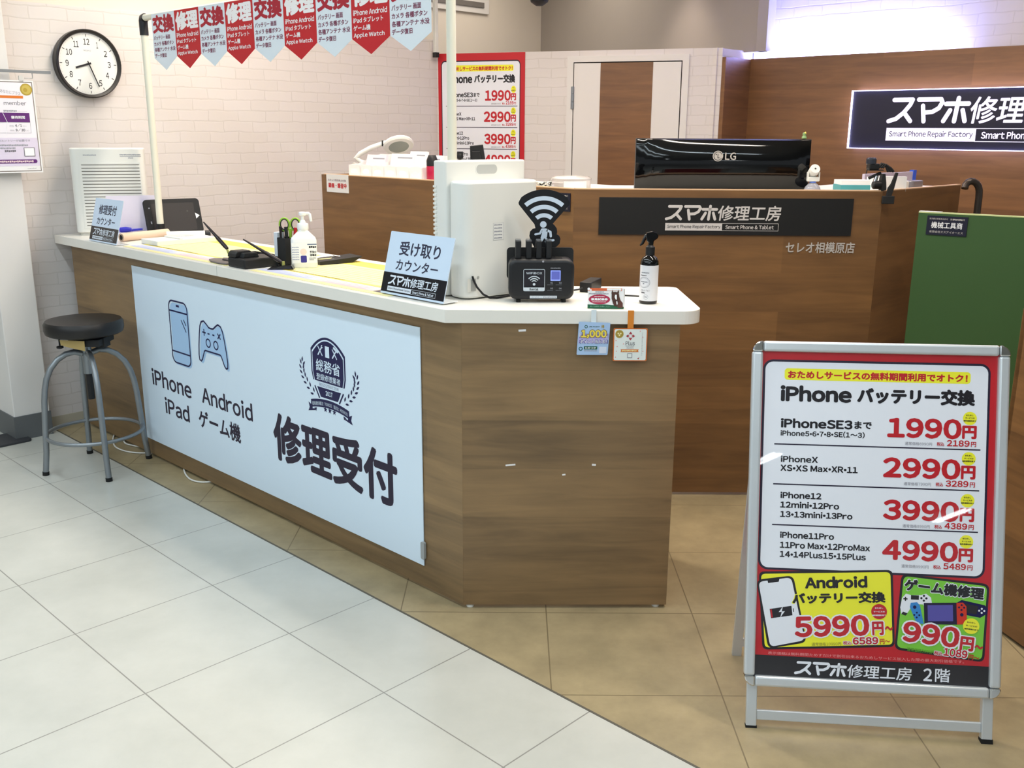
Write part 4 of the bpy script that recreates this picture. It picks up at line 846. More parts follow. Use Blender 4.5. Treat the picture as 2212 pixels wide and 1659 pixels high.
for h in range(1, 13):
    a = math.radians(90 - 30 * h); x, y = math.cos(a) * 0.101, math.sin(a) * 0.101; w_ = 0.0075 if h < 10 and h != 1 else (0.0042 if h == 1 else 0.0145 if h != 11 else 0.0120)
    b.text(str(h), x - w_, y - 0.0140, x + w_, y + 0.0140, 0.0305, I_K, 0.012)
b.text('SEIKO', -0.018, 0.058, 0.018, 0.064, 0.0305, I_GR, 0.01); b.build('dial', t)
def hand(deg, L, tail, w_, z, nm):
    b = MB(); a = math.radians(90 - deg); c, s_ = math.cos(a), math.sin(a); P = [(-tail, -w_ / 2), (L, -w_ / 2), (L, w_ / 2), (-tail, w_ / 2)]
    b.prism([(x * c - y * s_, x * s_ + y * c) for x, y in P], z, z + 0.0012, I_K); b.build(nm, t)
hand(253, 0.066, 0.012, 0.0085, 0.033, 'hour_hand'); hand(159, 0.112, 0.014, 0.0048, 0.0355, 'minute_hand')
# rail and hanging poster on the pillar
t = thing('poster_rail', 'thin steel hanging rail at the pillar with a wire hook', 'rail', W(-4.765, 1.40, 1.706), BX, ZX)
b = MB(); b.box(0, -0.006, -0.004, 0.476, 0.006, 0.012, M_STEEL); b.build('rail', t)
b = MB(); b.tube([(0.395, -0.004, 0.006), (0.395, -0.028, 0.006), (0.36, -0.028, 0.006)], 0.0018, M_STEEL, 8); b.prism(rr_pts(0.335, -0.045, 0.352, -0.018, 0.004), 0.0, 0.010, mat('clear_hook', '#d5d3cf', 0.3)); b.build('hook', t)
t = thing('hanging_poster', 'purple and white membership poster hanging at the frame edge by the pillar', 'poster', W(-4.755, 1.497, 1.262), BX, ZX)
b = MB(); b.box(0, 0, -0.0015, 0.297, 0.405, 0, M_PAPER)
b.frame(0.006, 0.006, 0.291, 0.399, 0.0035, 0.0004, mat('ink_taupe', '#7c736c', 0.5)); b.rect(0.010, 0.030, 0.287, 0.155, 0.0004, mat('ink_lilac', '#d9d0e4', 0.5)); b.rect(0.010, 0.155, 0.287, 0.395, 0.0004, mat('ink_pale_lilac', '#ece8f0', 0.5))
b.disc(0.262, 0.366, 0.026, 0.0010, I_GOLD); b.disc(0.262, 0.366, 0.020, 0.0014, mat('ink_gold_light', '#c7b25a', 0.4)); b.disc(0.258, 0.364, 0.009, 0.0018, I_GOLD)
b.text('あなたにプラス', 0.150, 0.345, 0.236, 0.360, 0.0010, I_GR, 0.0, rot=-8); b.rect(0.040, 0.327, 0.245, 0.338, 0.0010, I_O); b.text('member', 0.160, 0.297, 0.256, 0.316, 0.0010, ink('slate', '#6d6a72'), 0.0)
b.rect(0.214, 0.271, 0.255, 0.2716, 0.0010, I_GR); b.bar(0.155, 0.268, 0.212, 0.276, 0.0010, I_GR)
b.rect(0.030, 0.223, 0.264, 0.264, 0.0010, I_P); b.text('優待期間', 0.183, 0.238, 0.243, 0.251, 0.0014, I_W, 0.02); b.frame(0.030, 0.175, 0.264, 0.223, 0.0012, 0.0010, I_GR); b.stroke([(0.150, 0.264), (0.165, 0.223), (0.155, 0.175)], 0.002, 0.0016, I_W)
b.text('2025.', 0.172, 0.204, 0.192, 0.210, 0.0014, I_GR, 0.01); b.text('4/1', 0.197, 0.202, 0.226, 0.216, 0.0014, ink('slate', '#6d6a72'), 0.02); b.text('(火)～', 0.229, 0.203, 0.246, 0.210, 0.0014, I_GR)
b.text('2025.', 0.172, 0.184, 0.192, 0.190, 0.0014, I_GR, 0.01); b.text('9/30', 0.197, 0.182, 0.238, 0.196, 0.0014, ink('slate', '#6d6a72'), 0.02); b.text('(火)', 0.241, 0.183, 0.254, 0.190, 0.0014, I_GR)
b.text('にはエントリーが必要です', 0.105, 0.138, 0.255, 0.148, 0.0010, I_GR, 0.01); b.bar(0.10, 0.118, 0.245, 0.126, 0.0010, I_GR); b.bar(0.10, 0.106, 0.190, 0.113, 0.0010, I_GR); b.bar(0.14, 0.092, 0.190, 0.101, 0.0010, ink('slate', '#6d6a72'))
b.frame(0.222, 0.072, 0.270, 0.112, 0.003, 0.0010, ink('slate', '#6d6a72')); b.rect(0.225, 0.075, 0.267, 0.109, 0.0010, I_W)
b.rrect(0.030, 0.042, 0.276, 0.059, 0.008, 0.0010, I_P); b.bar(0.09, 0.046, 0.262, 0.055, 0.0014, I_PINK)
b.text('member', 0.230, 0.016, 0.270, 0.022, 0.0010, I_GR, 0.01); b.build('sheet', t)

# =================================================================== THINGS ON THE RECEPTION COUNTER
# slatted air purifier at the wall
PX = Vector((0.955, 0.296, 0)); PY = ZX.cross(PX)
t = thing('slatted_purifier', 'white air purifier with rows of dark slats standing against the brick wall', 'air purifier', (-2.100, 4.690, ZT), PX, PY)
b = MB(); b.prism(rr_pts(0, 0, 0.332, 0.130, 0.030), 0.014, 0.412, M_WPLAST); b.build('body', t, smooth=True, bevel=0.006, seg=3)
b = MB(); b.prism(rr_pts(0.012, 0.010, 0.320, 0.120, 0.02), 0.0, 0.014, mat('base_grey_white', '#c9c8c0', 0.5)); b.build('base', t)
b = MB(); b.box(0.040, -0.003, 0.035, 0.312, 0.002, 0.345, M_WPLAST)
for k in range(20): b.box(0.050, -0.0036, 0.047 + 0.0150 * k, 0.308, -0.0026, 0.0505 + 0.0150 * k, mat('slat_shadow', '#66625c', 0.8))
b.build('grille', t)
b = MB(); b.bar(0.062, 0.377, 0.120, 0.382, 0, I_GR); o = b.build('brand_print', t); o.matrix_basis = Matrix.Translation((0, -0.0004, 0)) @ Matrix.Rotation(math.radians(90), 4, 'X'); b = MB(); b.rect(0.225, 0.372, 0.320, 0.3745, 0, I_GR); b.bar(0.225, 0.378, 0.320, 0.3835, 0, I_GR); b.bar(0.262, 0.363, 0.284, 0.368, 0, I_GR)
o = b.build('switch_print', t); o.matrix_basis = Matrix.Translation((0, -0.0004, 0)) @ Matrix.Rotation(math.radians(90), 4, 'X')
b = MB()
for z in (0.135, 0.155, 0.180, 0.205, 0.230, 0.255): b.box(-0.001, 0.045, z, 0.002, 0.055, z + 0.012, mat('side_mark', '#8f8d87', 0.6))
b.build('side_marks', t)
# acrylic counter signs
def counter_notice(origin, w_, line, label):
    ln = math.radians(15); V = ZX * math.cos(ln) + BX * math.sin(ln)
    t = thing('counter_notice', label, 'sign', origin, AX, V)
    b = MB(); b.prism(rr_pts(0, 0.0015, w_, 0.199, 0.004), -0.003, 0.0, mat('notice_white', '#cfe0f3', 0.3)); k = w_ / 0.297
    b.rect(0.0, 0.008, w_, 0.070, 0.0004, ink('notice_black', '#14131a', 0.3))
    b.text(line, 0.056 * k, 0.127, 0.246 * k, 0.172, 0.0004, mat('ink_slate_blue', '#2c2d45', 0.5), 0.020); b.text('カウンター', 0.052 * k, 0.0805, 0.248 * k, 0.1145, 0.0004, mat('ink_slate_blue', '#2c2d45', 0.5), 0.016)
    shop_logo(b, 0.030 * k, 0.0125, 0.262 * k, 0.0625, 0.0004, ink('notice_w', '#dbe4ef'), ink('notice_black', '#14131a', 0.3)); b.build('sheet', t)
    b = MB(); b.box(0.0, 0.0, -0.060, w_, 0.0022, 0.0, mat('clear_foot', '#eef2f4', 0.15)); o = b.build('foot', t); o.matrix_basis = Matrix.Translation((0, 0.0015, -0.001)) @ Matrix.Rotation(math.radians(15), 4, 'X')
counter_notice(W(-4.527, 1.878, ZT + 0.001), 0.280, '修理受付', 'small white and black standing notice at the wall end of the worktop')
counter_notice(W(-2.419, 1.906, ZT + 0.003), 0.297, '受け取り', 'white and black standing notice before the big white purifier')
# lilac sheet holder, blue pen, rolls, flat case
t = thing('sheet_holder', 'pale lilac plain sheet leaning between small notice and black tablet', 'holder', (-1.940, 4.678, ZT + 0.001), Vector((0.93, 0.367, 0)), Vector((-0.367, 0.93, 0)))
b = MB(); b.box(0, 0, 0.002, 0.228, 0.003, 0.190, mat('lilac_sheet', '#d5cfe0', 0.4)); o = b.build('sheet', t); o.rotation_euler = (math.radians(-5), 0, 0)
b = MB(); b.box(0, -0.036, 0, 0.228, 0.012, 0.018, mat('lilac_sheet', '#d5cfe0', 0.4)); b.build('base', t, bevel=0.002)
t = thing('marker_pen', 'short thick blue plastic correction pen lying before the lilac sheet', 'pen', (-1.889, 4.677, ZT + 0.0318), Vector((0.93, 0.367, 0)), Vector((-0.367, 0.93, 0)))
b = MB(); b.tube([(0, 0, 0), (0.004, 0, 0), (0.03, 0, 0.001), (0.055, 0, 0)], [0.007, 0.0115, 0.0125, 0.009], mat('cobalt', '#2a2ab0', 0.3), 18); b.build('body', t, smooth=True)
b = MB(); b.tube([(0.055, 0, -0.004), (0.105, 0, 0.001)], [0.005, 0.004], mat('cobalt', '#2a2ab0', 0.3), 14); b.build('nib_end', t, smooth=True)
b = MB(); b.box(0.052, -0.003, 0.004, 0.110, 0.003, 0.0065, mat('cobalt_clear', '#8f8fe0', 0.2)); b.build('cap_clip', t, bevel=0.001)
t = thing('paper_roll', 'beige roll lying beside the small notice on the worktop', 'roll', (-1.793, 4.452, ZT + 0.020))
b = MB(); b.tube([(0, 0, 0), (0.135, 0.225, 0)], 0.019, mat('beige_roll', '#dcc3ac', 0.6), 28); b.build('roll', t, smooth=True)
b = MB(); b.tube([(-0.0004, -0.0007, 0), (-0.0008, -0.0012, 0)], 0.0115, M_BLACKM, 20); b.build('hollow', t)
t = thing('flat_case', 'flat white plastic case with grooved lid on the yellow mat', 'case', (-1.565, 4.275, ZT + 0.002), AX * -1, BX * -1)
b = MB(); b.prism(rr_pts(0, -0.290, 0.158, 0, 0.006), 0, 0.021, mat('case_white', '#dedfda', 0.45)); b.build('case_body', t, bevel=0.0015)
b = MB(); b.box(0.004, -0.125, 0.021, 0.154, -0.110, 0.0275, M_WPLAST); b.build('ridge', t, bevel=0.002)
b = MB(); b.bar(0, 0, 0.085, 0.012, 0, I_GR); o = b.build('lid_print', t); o.matrix_basis = Matrix.Translation((0.120, -0.155, 0.0214)) @ Matrix.Rotation(math.radians(-90), 4, 'Z')
t = thing('white_tube', 'white tube with black end cap lying in front of the black tablet', 'tube', (-1.640, 4.610, ZT + 0.017))
b = MB(); b.tube([(0, 0, 0), (0.165, 0.055, 0)], 0.0155, M_WPLAST, 26); b.build('tube', t, smooth=True)
b = MB(); b.tube([(0.165, 0.055, 0), (0.189, 0.063, 0)], 0.0165, M_BLACK, 26); b.build('end_cap', t, smooth=True)
# tablet seen from behind
ln = math.radians(18); TX = Vector((0.80, 0.60, 0)); TB = ZX.cross(TX)
t = thing('tablet', 'tablet in rugged black case leaning behind the white pole', 'tablet', (-1.752, 4.684, ZT + 0.008), TX, ZX * math.cos(ln) + TB * math.sin(ln))
b = MB(); P = [(0.002, 0), (0.252, 0), (0.262, 0.160)] + [(0.262 - 0.018, 0.172), (-0.02 + 0.016, 0.168), (-0.020, 0.152)]
b.prism(rr_pts(0, 0, 0.272, 0.172, 0.018), -0.016, 0.0, M_BLACKM); b.build('case', t, bevel=0.004, seg=3)
b = MB(); b.prism(rr_pts(0.032, 0.012, 0.240, 0.150, 0.006), 0.0, 0.0012, mat('tablet_back', '#232021', 0.55)); b.build('back_plate', t)
b = MB(); b.poly([(0.243, 0.068), (0.262, 0.084), (0.241, 0.098)], 0.0016, I_W); b.rect(0.020, 0.126, 0.027, 0.132, 0.0006, I_GR); b.rect(0.020, 0.052, 0.026, 0.064, 0.0006, I_GR); b.disc(0.205, 0.108, 0.004, 0.0016, mat('tablet_dot', '#3c3a3a', 0.5)); b.build('marks', t)
b = MB(); b.box(0.05, 0.0, -0.06, 0.21, 0.004, -0.014, M_BLACKM); o = b.build('kickstand', t)
o.matrix_basis = Matrix.Translation((0, 0.003, 0)) @ Matrix.Rotation(math.radians(18), 4, 'X')
# banner frame with pennants
ZBAR = 1.948
t = thing('banner_frame', 'white pole frame with black corner elbow standing on the reception counter', 'frame', W(-4.466, 2.20, ZT), AX, BX)
M_POLE = mat('pole_white', '#dcdacb', 0.4)
LB = 4.466 - 2.396
b = MB(); b.tube([(0, 0, 0.05), (0, 0, ZBAR - ZT - 0.06)], 0.0160, M_POLE, 20); b.build('pole', t, smooth=True)
b = MB(); b.tube([(LB, 0, 0.03), (LB, 0, ZBAR - ZT - 0.03)], 0.0155, M_POLE, 20); b.build('pole', t, smooth=True)
b = MB(); b.tube([(0.02, 0, ZBAR - ZT), (LB - 0.02, 0, ZBAR - ZT)], 0.0140, M_POLE, 20); b.build('crossbar', t, smooth=True)
for x, sg in ((0, 1), (LB, -1)):
    b = MB(); b.tube([(x, 0, ZBAR - ZT - 0.075), (x, 0, ZBAR - ZT - 0.012), (x + 0.004 * sg, 0, ZBAR - ZT - 0.002), (x + 0.020 * sg, 0, ZBAR - ZT)], 0.0195, M_BLACK, 20); b.build('elbow', t, smooth=True)
    b = MB(); b.lathe([(0.020, 0), (0.021, 0.004), (0.019, 0.060)], M_BLACK, 20, (x, 0, 0.002)); b.build('foot_cap', t, smooth=True)
PW = 0.2092
ORD = ['first', 'second', 'third', 'fourth', 'fifth', 'sixth', 'seventh', 'eighth', 'ninth']
protos = {}
def pennant_mesh(kind):
    b = MB(); bg = ink('pennant_white', '#dbe3ea', 0.6) if kind == 0 else ink('pennant_red', '#bf1820', 0.6); fg = ink('pennant_ink_red', '#a8152a', 0.6) if kind == 0 else ink('pennant_ink_white', '#efeaea', 0.6)
    th = mat('ink_maroon', '#7a3550', 0.6) if kind == 0 else fg
    w_ = PW - 0.001; top = ZBAR - 1.714 + 0.006; sh = 0.054
    b.prism([(0, sh), (w_ / 2, 0), (w_, sh), (w_, top), (0, top)], -0.0012, 0.0, bg)
    b.text('交換' if kind == 0 else '修理', 0.008, 0.157, w_ - 0.008, 0.234, 0.0004, fg, 0.05)
    L = ('バッテリー 画面', 'カメラ 各種ボタン', '各種アンテナ 水没', 'データ復旧') if kind == 0 else ('iPhone Android', 'iPad タブレット', 'ゲーム機', 'Apple Watch')
    ww = (0.150, 0.180, 0.190, 0.105) if kind == 0 else (0.186, 0.165, 0.095, 0.170)
    for k in range(4):
        y = 0.129 - 0.0250 * k; b.text(L[k], 0.010, y, 0.010 + ww[k], y + 0.0185, 0.0004, th, 0.026)
    return b
for k in range(9):
    kind = k % 2
    o = W(-4.352 + PW * k, 2.20, 1.714) - BX * 0.017 + ZX * 0.0
    lab = '%s pennant %s along the white crossbar, counting from its black elbow' % ('white' if kind == 0 else 'red', ORD[k])
    if k < 2:
        p = pennant_mesh(kind).build('pennant'); protos[kind] = p
    else:
        p = protos[kind].copy(); COL.objects.link(p)
    tag(p, lab, 'pennant', 'pennants on the crossbar'); pose(p, o, AX, ZX)
# desk mats
def desk_mat(s0, s1, label):
    t = thing('desk_mat', label, 'mat', W(s0, 1.888, ZT), AX, BX); L = s1 - s0
    b = MB(); b.box(0, 0, 0.0002, L, 0.447, 0.0014, I_LY); Z = 0.0018
    b.rect(0.004, 0.026, L * 0.46, 0.088, Z, I_PB); b.rect(L * 0.47, 0.026, L * 0.86, 0.088, Z, I_PINK); b.rect(L * 0.865, 0.026, L - 0.004, 0.088, Z, ink('mat_dark', '#5d5560'))
    b.rect(0.004, 0.092, L - 0.004, 0.443, Z, I_LY); b.rect(0.004, 0.092, L - 0.004, 0.112, Z + .0004, I_MY); b.rect(0.004, 0.355, L - 0.004, 0.443, Z + .0004, mat('ink_amber', '#f2da62', 0.5))
    for k in range(8):
        y = 0.128 + 0.027 * k; b.bar(0.03, y, L * (0.9 if k % 3 else 0.7), y + 0.008, Z + .0002, ink('mat_grey', '#d8cc90'))
    b.bar(0.04, 0.0965, L * 0.55, 0.1075, Z + .0008, ink('mat_brown', '#8a7a3a'))
    for k in range(3):
        b.rect(0.02, 0.038 + 0.017 * k, L * 0.40, 0.0405 + 0.017 * k, Z + .0004, I_PK); b.rect(L * 0.50, 0.038 + 0.017 * k, L * 0.80, 0.0395 + 0.017 * k, Z + .0004, mat('ink_mauve', '#b08fa0', 0.5)); b.rect(L * 0.885, 0.038 + 0.017 * k, L * 0.97, 0.041 + 0.017 * k, Z + .0004, I_GR)
    b.build('sheet', t)
desk_mat(-4.20, -3.335, 'yellow printed desk mat at the tablet end of the worktop'); desk_mat(-3.165, -2.36, 'yellow printed desk mat between the pump bottle and the standing notice')
# black tray box with desk pen
t = thing('tray_box', 'black ribbed plastic tray box at the worktop edge between the two yellow mats', 'box', (-0.989, 3.570, ZT + 0.001), BX, -AX)
b = MB(); b.prism(rr_pts(0.0, 0.004, 0.150, 0.125, 0.008), 0, 0.036, M_BLACK); b.build('tray', t, bevel=0.005)
b = MB(); b.prism_y([(0.0, 0.036), (0.085, 0.036), (0.078, 0.052), (0.066, 0.060), (0.012, 0.060), (0.003, 0.050)], 0.070, 0.125, M_BLACK); b.build('rear_hump', t, bevel=0.004)
b = MB(); b.prism_y([(0.020, 0.036), (0.090, 0.036), (0.082, 0.052), (0.028, 0.054)], 0.045, 0.075, M_BLACKM); b.build('front_lip', t, bevel=0.003)
b = MB(); b.tube([(0.006, 0.120, 0.044), (0.006, 0.132, 0.062)], 0.004, mat('khaki', '#9a9a52', 0.5), 10); b.build('pen_socket', t)
def desk_pen(p, q, label):
    t = thing('desk_pen', label, 'pen', p); d = Vector(q) - Vector(p); L = d.length; d.normalize()
    b = MB(); b.tube([tuple(d * (L * k)) for k in (0.0, 0.02, 0.10, 0.42, 0.44)], [0.0025, 0.006, 0.0078, 0.0075, 0.0066], mat('pen_brown', '#22181a', 0.3), 14); b.build('barrel', t, smooth=True)
    b = MB(); b.tube([tuple(d * (L * k)) for k in (0.44, 0.50, 0.8, 1.0)], [0.0066, 0.0062, 0.0042, 0.0026], mat('pen_brown', '#22181a', 0.3), 14); b.build('tail', t, smooth=True)
    return t
desk_pen((-1.078, 3.667, 1.022), (-1.188, 3.75, 1.115), 'dark slim desk pen slanting up out of the black tray box')
t = thing('pen_stand', 'small black wedge desk-pen base in front of the pump bottle', 'pen stand', (-0.856, 3.588, ZT + 0.0016), Vector((0.98, 0.05, 0)), Vector((-0.05, 0.98, 0)))
b = MB(); b.prism_y([(-0.055, 0), (0.045, 0), (0.038, 0.016), (0.020, 0.018), (-0.040, 0.008)], -0.026, 0.014, M_BLACKG); b.build('wedge', t, bevel=0.003)
b = MB(); b.lathe([(0.006, 0.0), (0.005, 0.014)], mat('khaki', '#9a9a52', 0.5), 14, (0.004, 0.002, 0.014)); b.build('socket', t)
desk_pen((-0.858, 3.592, 0.984), (-1.020, 3.68, 1.058), 'dark slim desk pen rising from the small black wedge base')
t = thing('black_tray', 'flat black cash tray lying behind the black tray box', 'tray', (-1.15, 3.93, ZT + 0.0022), AX, BX)
b = MB(); b.prism(rr_pts(0, 0, 0.170, 0.120, 0.008), 0, 0.004, mat('tray_inner', '#3a3638', 0.35)); b.build('inlay', t)
b = MB()
for x0, y0, x1, y1 in ((0, 0, 0.170, 0.008), (0, 0.112, 0.170, 0.120), (0, 0, 0.008, 0.120), (0.162, 0, 0.170, 0.120)): b.box(x0, y0, 0, x1, y1, 0.014, M_BLACK)
b.build('rim', t, bevel=0.002)
t = thing('mouse_pad', 'grey-brown flat pouch poking out beside the black tray box', 'pouch', (-1.105, 3.735, ZT + 0.0022), AX, BX)
b = MB(); b.prism([(-0.135 + 0, 0.02), (-0.12, -0.008), (-0.07, -0.030), (0.0, -0.036), (0.045, -0.030), (0.05, 0.05), (-0.06, 0.06), (-0.12, 0.045)], 0, 0.006, mat('pouch_grey', '#6f6765', 0.55)); b.build('pouch', t, bevel=0.002)
b = MB(); b.prism([(-0.08, 0.03), (-0.05, 0.01), (0.04, 0.005), (0.045, 0.055), (-0.05, 0.062)], 0.006, 0.012, mat('pouch_dark', '#4a4344', 0.5)); b.build('flap', t, bevel=0.002)
# pen cup and what stands in it
CUP = Vector((-0.859, 3.700, ZT + 0.002))
t = thing('pen_cup', 'black square pen cup behind the white pump bottle', 'cup', CUP, AX, BX)
b = MB(); w_ = 0.027
for x0, y0, x1, y1 in ((-w_, -w_, w_, -w_ + .002), (-w_, w_ - .002, w_, w_), (-w_, -w_ + .002, -w_ + .002, w_ - .002), (w_ - .002, -w_ + .002, w_, w_ - .002)): b.box(x0, y0, 0, x1, y1, 0.104, M_BLACKM)
b.box(-w_, -w_, 0, w_, w_, 0.002, M_BLACKM); b.build('cup', t)
def pen_in(name, x, y, lean, L, r, M, label, cat='pen', Mc=None):
    t = thing(name, label, cat, CUP + AX * x + BX * y + ZX * 0.004)
    d = Vector((lean[0], lean[1], 1)).normalized()
    b = MB(); b.tube([tuple(d * 0), tuple(d * L * 0.72)], r, M, 12); b.build('barrel', t, smooth=True)
    b = MB(); b.tube([tuple(d * L * 0.72), tuple(d * L)], r * 1.1, Mc or M, 12); b.build('cap', t, smooth=True)
pen_in('pen', -0.012, -0.012, (-0.05, 0.02), 0.142, 0.0052, mat('pen_black', '#1a1012', 0.35), 'thick dark pen standing in front in the black cup')
pen_in('pen', 0.004, 0.002, (-0.06, 0.05), 0.140, 0.0060, M_BLACK, 'black marker leaning beneath the scissors in the black cup')
pen_in('pen', 0.018, 0.010, (0.10, 0.05), 0.138, 0.0055, mat('pen_red', '#b01a28', 0.35), 'red-capped pen in the black cup beside the white pump bottle')
pen_in('pen', -0.018, 0.008, (-0.10, 0.02), 0.135, 0.0035, M_STEEL, 'thin silver pen leaning out of the black cup, away from the bottle', Mc=M_BLACK)
pen_in('pen', -0.002, -0.018, (0.02, -0.02), 0.122, 0.0040, M_STEEL, 'short silver clip-topped pen at the front rim of the black cup')
t = thing('scissors', 'green-handled scissors standing handles up in the black pen cup', 'scissors', CUP + ZX * 0.006 + BX * 0.016)
b = MB(); b.box(-0.004, -0.001, 0, 0.001, 0.001, 0.10, M_STEEL); b.build('blade', t); b = MB(); b.box(-0.001, 0.001, 0, 0.004, 0.003, 0.10, M_STEEL); b.build('blade', t)
for sg, cc in ((-1, 'lime'), (1, 'lime')):
    b = MB(); cx_ = 0.021 * sg; b.tube([(cx_ + 0.0185 * math.cos(math.radians(a)), 0.0, 0.146 + 0.024 * math.sin(math.radians(a))) for a in range(0, 360, 20)], 0.0036, mat('lime', '#8fb93a', 0.4), 10, closed=True)
    b.tube([(0.001 * sg, 0, 0.095), (0.004 * sg, 0, 0.130)], 0.004, mat('lime', '#8fb93a', 0.4), 10); b.build('handle', t, smooth=True)
    b = MB(); b.tube([(cx_ + 0.0150 * math.cos(math.radians(a)), -0.001, 0.146 + 0.0200 * math.sin(math.radians(a))) for a in range(0, 360, 20)], 0.0025, M_BLACK, 8, closed=True); b.build('grip_lining', t, smooth=True)
t = thing('pen_case', 'slim white upright box beside the black pen cup', 'box', CUP + Vector((-0.040, 0.028, 0)), AX, BX)
b = MB(); b.prism(rr_pts(-0.012, -0.014, 0.012, 0.014, 0.004), 0, 0.122, mat('pale_white', '#dde4ee', 0.4)); b.build('box', t, bevel=0.002)
# hand sanitiser pump bottle
t = thing('pump_bottle', 'white hand sanitiser pump bottle with printed label on the worktop', 'bottle', (-0.785, 3.645, ZT + 0.002), Vector((0.97, 0.24, 0)), Vector((-0.24, 0.97, 0)))
M_BOT = mat('bottle_white', '#e6e8ea', 0.3)
b = MB(); secs = [(0.000, 0.046, 0.024, .012), (0.004, 0.048, 0.026, .014), (0.070, 0.0475, 0.026, .014), (0.102, 0.047, 0.026, .014), (0.110, 0.044, 0.024, .014), (0.130, 0.024, 0.020, .014), (0.134, 0.0195, 0.0185, .014), (0.142, 0.0185, 0.0180, .014)]
V = []; n = 28
for z, rx, ry, r_ in secs: V += [(x, y, z) for x, y in rr_pts(-rx, -ry, rx, ry, min(r_, ry * .9, rx * .9))]
F = [(j * n + k, j * n + (k + 1) % n, (j + 1) * n + (k + 1) % n, (j + 1) * n + k) for j in range(len(secs) - 1) for k in range(n)] + [tuple(range(n - 1, -1, -1)), tuple((len(secs) - 1) * n + k for k in range(n))]
b.add(V, F, M_BOT); b.build('bottle_body', t, smooth=True)
b = MB(); b.lathe([(0.0205, 0.140), (0.0210, 0.143), (0.0210, 0.160), (0.0190, 0.163), (0.012, 0.165), (0.0085, 0.174), (0.0060, 0.176), (0.0060, 0.194)], M_BOT, 28); b.build('collar', t, smooth=True)
b = MB(); b.lathe([(0.008, 0.190), (0.013, 0.193), (0.0145, 0.199), (0.013, 0.204), (0.004, 0.206)], M_BOT, 24); b.tube([(0.005, 0, 0.199), (0.022, -0.002, 0.200), (0.027, -0.003, 0.196), (0.031, -0.004, 0.170)], [0.0055, 0.0055, 0.0055, 0.0045], M_BOT, 14); b.build('pump_head', t, smooth=True)
b = MB(); b.rect(-0.045, 0.018, 0.046, 0.094, 0, mat('label_white', '#eceef0', 0.45)); b.rect(0.012, 0.0855, 0.046, 0.089, 0.0004, mat('ink_bluegrey', '#5a6a8a', 0.5)); b.bar(0.018, 0.073, 0.044, 0.081, 0.0004, I_K); b.text('手指の', 0.020, 0.055, 0.044, 0.064, 0.0004, I_K, 0.03); b.text('消毒液', 0.020, 0.043, 0.044, 0.052, 0.0004, I_K, 0.03)
b.bar(0.018, 0.034, 0.042, 0.038, 0.0004, I_GR); b.bar(0.018, 0.028, 0.034, 0.032, 0.0004, I_GR); b.rrect(-0.014, 0.020, 0.008, 0.046, 0.004, 0.0004, mat('ink_indigo', '#34308c', 0.5)); b.disc(-0.003, 0.060, 0.012, 0.0004, mat('ink_tint', '#e7d3cb', 0.5))
for k in range(6): b.bar(-0.044, 0.030 + 0.009 * k, -0.018, 0.034 + 0.009 * k, 0.0004, mat('ink_haze', '#9aa2c0', 0.5))
o = b.build('label', t); o.matrix_basis = Matrix.Translation((0, -0.0264, 0)) @ Matrix.Rotation(math.radians(90), 4, 'X')
# black clipboard with papers
t = thing('clipboard', 'black clipboard folder with metal clip lying beside the white pump bottle', 'clipboard', (-0.735, 3.690, ZT + 0.002), Vector((0.80, 0.60, 0)), Vector((-0.60, 0.80, 0)))
b = MB(); b.prism_y([(0.0, 0.0), (0.135, 0.0), (0.180, 0.020), (0.180, 0.023), (0.0, 0.014)], 0.0, 0.100, M_BLACK); b.build('folder', t, bevel=0.001)
b = MB(); b.box(0.015, 0.040, 0.0155, 0.085, 0.060, 0.0175, mat('sand', '#d9cf9a', 0.5)); b.build('note_strip', t)
b = MB(); b.tube([(0.070, 0.05, 0.019), (0.085, 0.05, 0.026), (0.110, 0.052, 0.022)], 0.0025, M_CHROME, 8); b.build('metal_clip', t)
t = thing('paper_sheets', 'few white sheets lying behind the black clipboard', 'papers', (-0.800, 3.780, ZT + 0.0022), Vector((0.80, 0.60, 0)), Vector((-0.60, 0.80, 0)))
b = MB(); b.box(0, 0, 0, 0.110, 0.070, 0.012, M_PAPER); b.build('sheets', t)
# big white air purifier seen from behind
QX = Vector((0.788, 0.616, 0)); QY = ZX.cross(QX)
t = thing('white_purifier', 'large white air purifier seen from behind with carrying slot and cable', 'air purifier', (-0.146, 2.926, ZT), QX, QY)
b = MB(); b.prism(rr_pts(0.0, 0.0, 0.298, 0.100, 0.040), 0.004, 0.356, M_WPLAST); b.build('rear_housing', t, smooth=True, bevel=0.008, seg=3)
b = MB(); b.prism(rr_pts(-0.004, 0.092, 0.306, 0.160, 0.008), 0.004, 0.415, M_WPLAST); b.build('front_housing', t, smooth=True, bevel=0.005, seg=3)
b = MB()
for k in range(24): b.box(-0.0065, 0.140, 0.035 + 0.0130 * k, -0.003, 0.158, 0.0415 + 0.0130 * k, M_WPLAST)
b.build('edge_vent', t)
b = MB(); b.prism(rr_pts(0.108, 0.371, 0.194, 0.405, 0.015), 0.0, 0.0008, M_WPLAST); b.prism(rr_pts(0.111, 0.374, 0.191, 0.402, 0.013), 0.0008, 0.0012, mat('slot_grey', '#b4b6b3', 0.6)); o = b.build('carrying_slot', t); o.matrix_basis = Matrix.Translation((0, 0.0918, 0)) @ Matrix.Rotation(math.radians(90), 4, 'X')
b = MB(); b.rect(0.108, 0.178, 0.148, 0.230, 0, mat('label_pale', '#e7e7e3', 0.5)); b.frame(0.108, 0.178, 0.148, 0.230, 0.0006, 0.0003, I_GR)
for y in (0.222, 0.212, 0.202, 0.192, 0.182): b.bar(0.112, y, 0.142, y + 0.0045, 0.0003, I_GR)
o = b.build('rating_label', t); o.matrix_basis = Matrix.Translation((0, -0.0005, 0)) @ Matrix.Rotation(math.radians(90), 4, 'X')
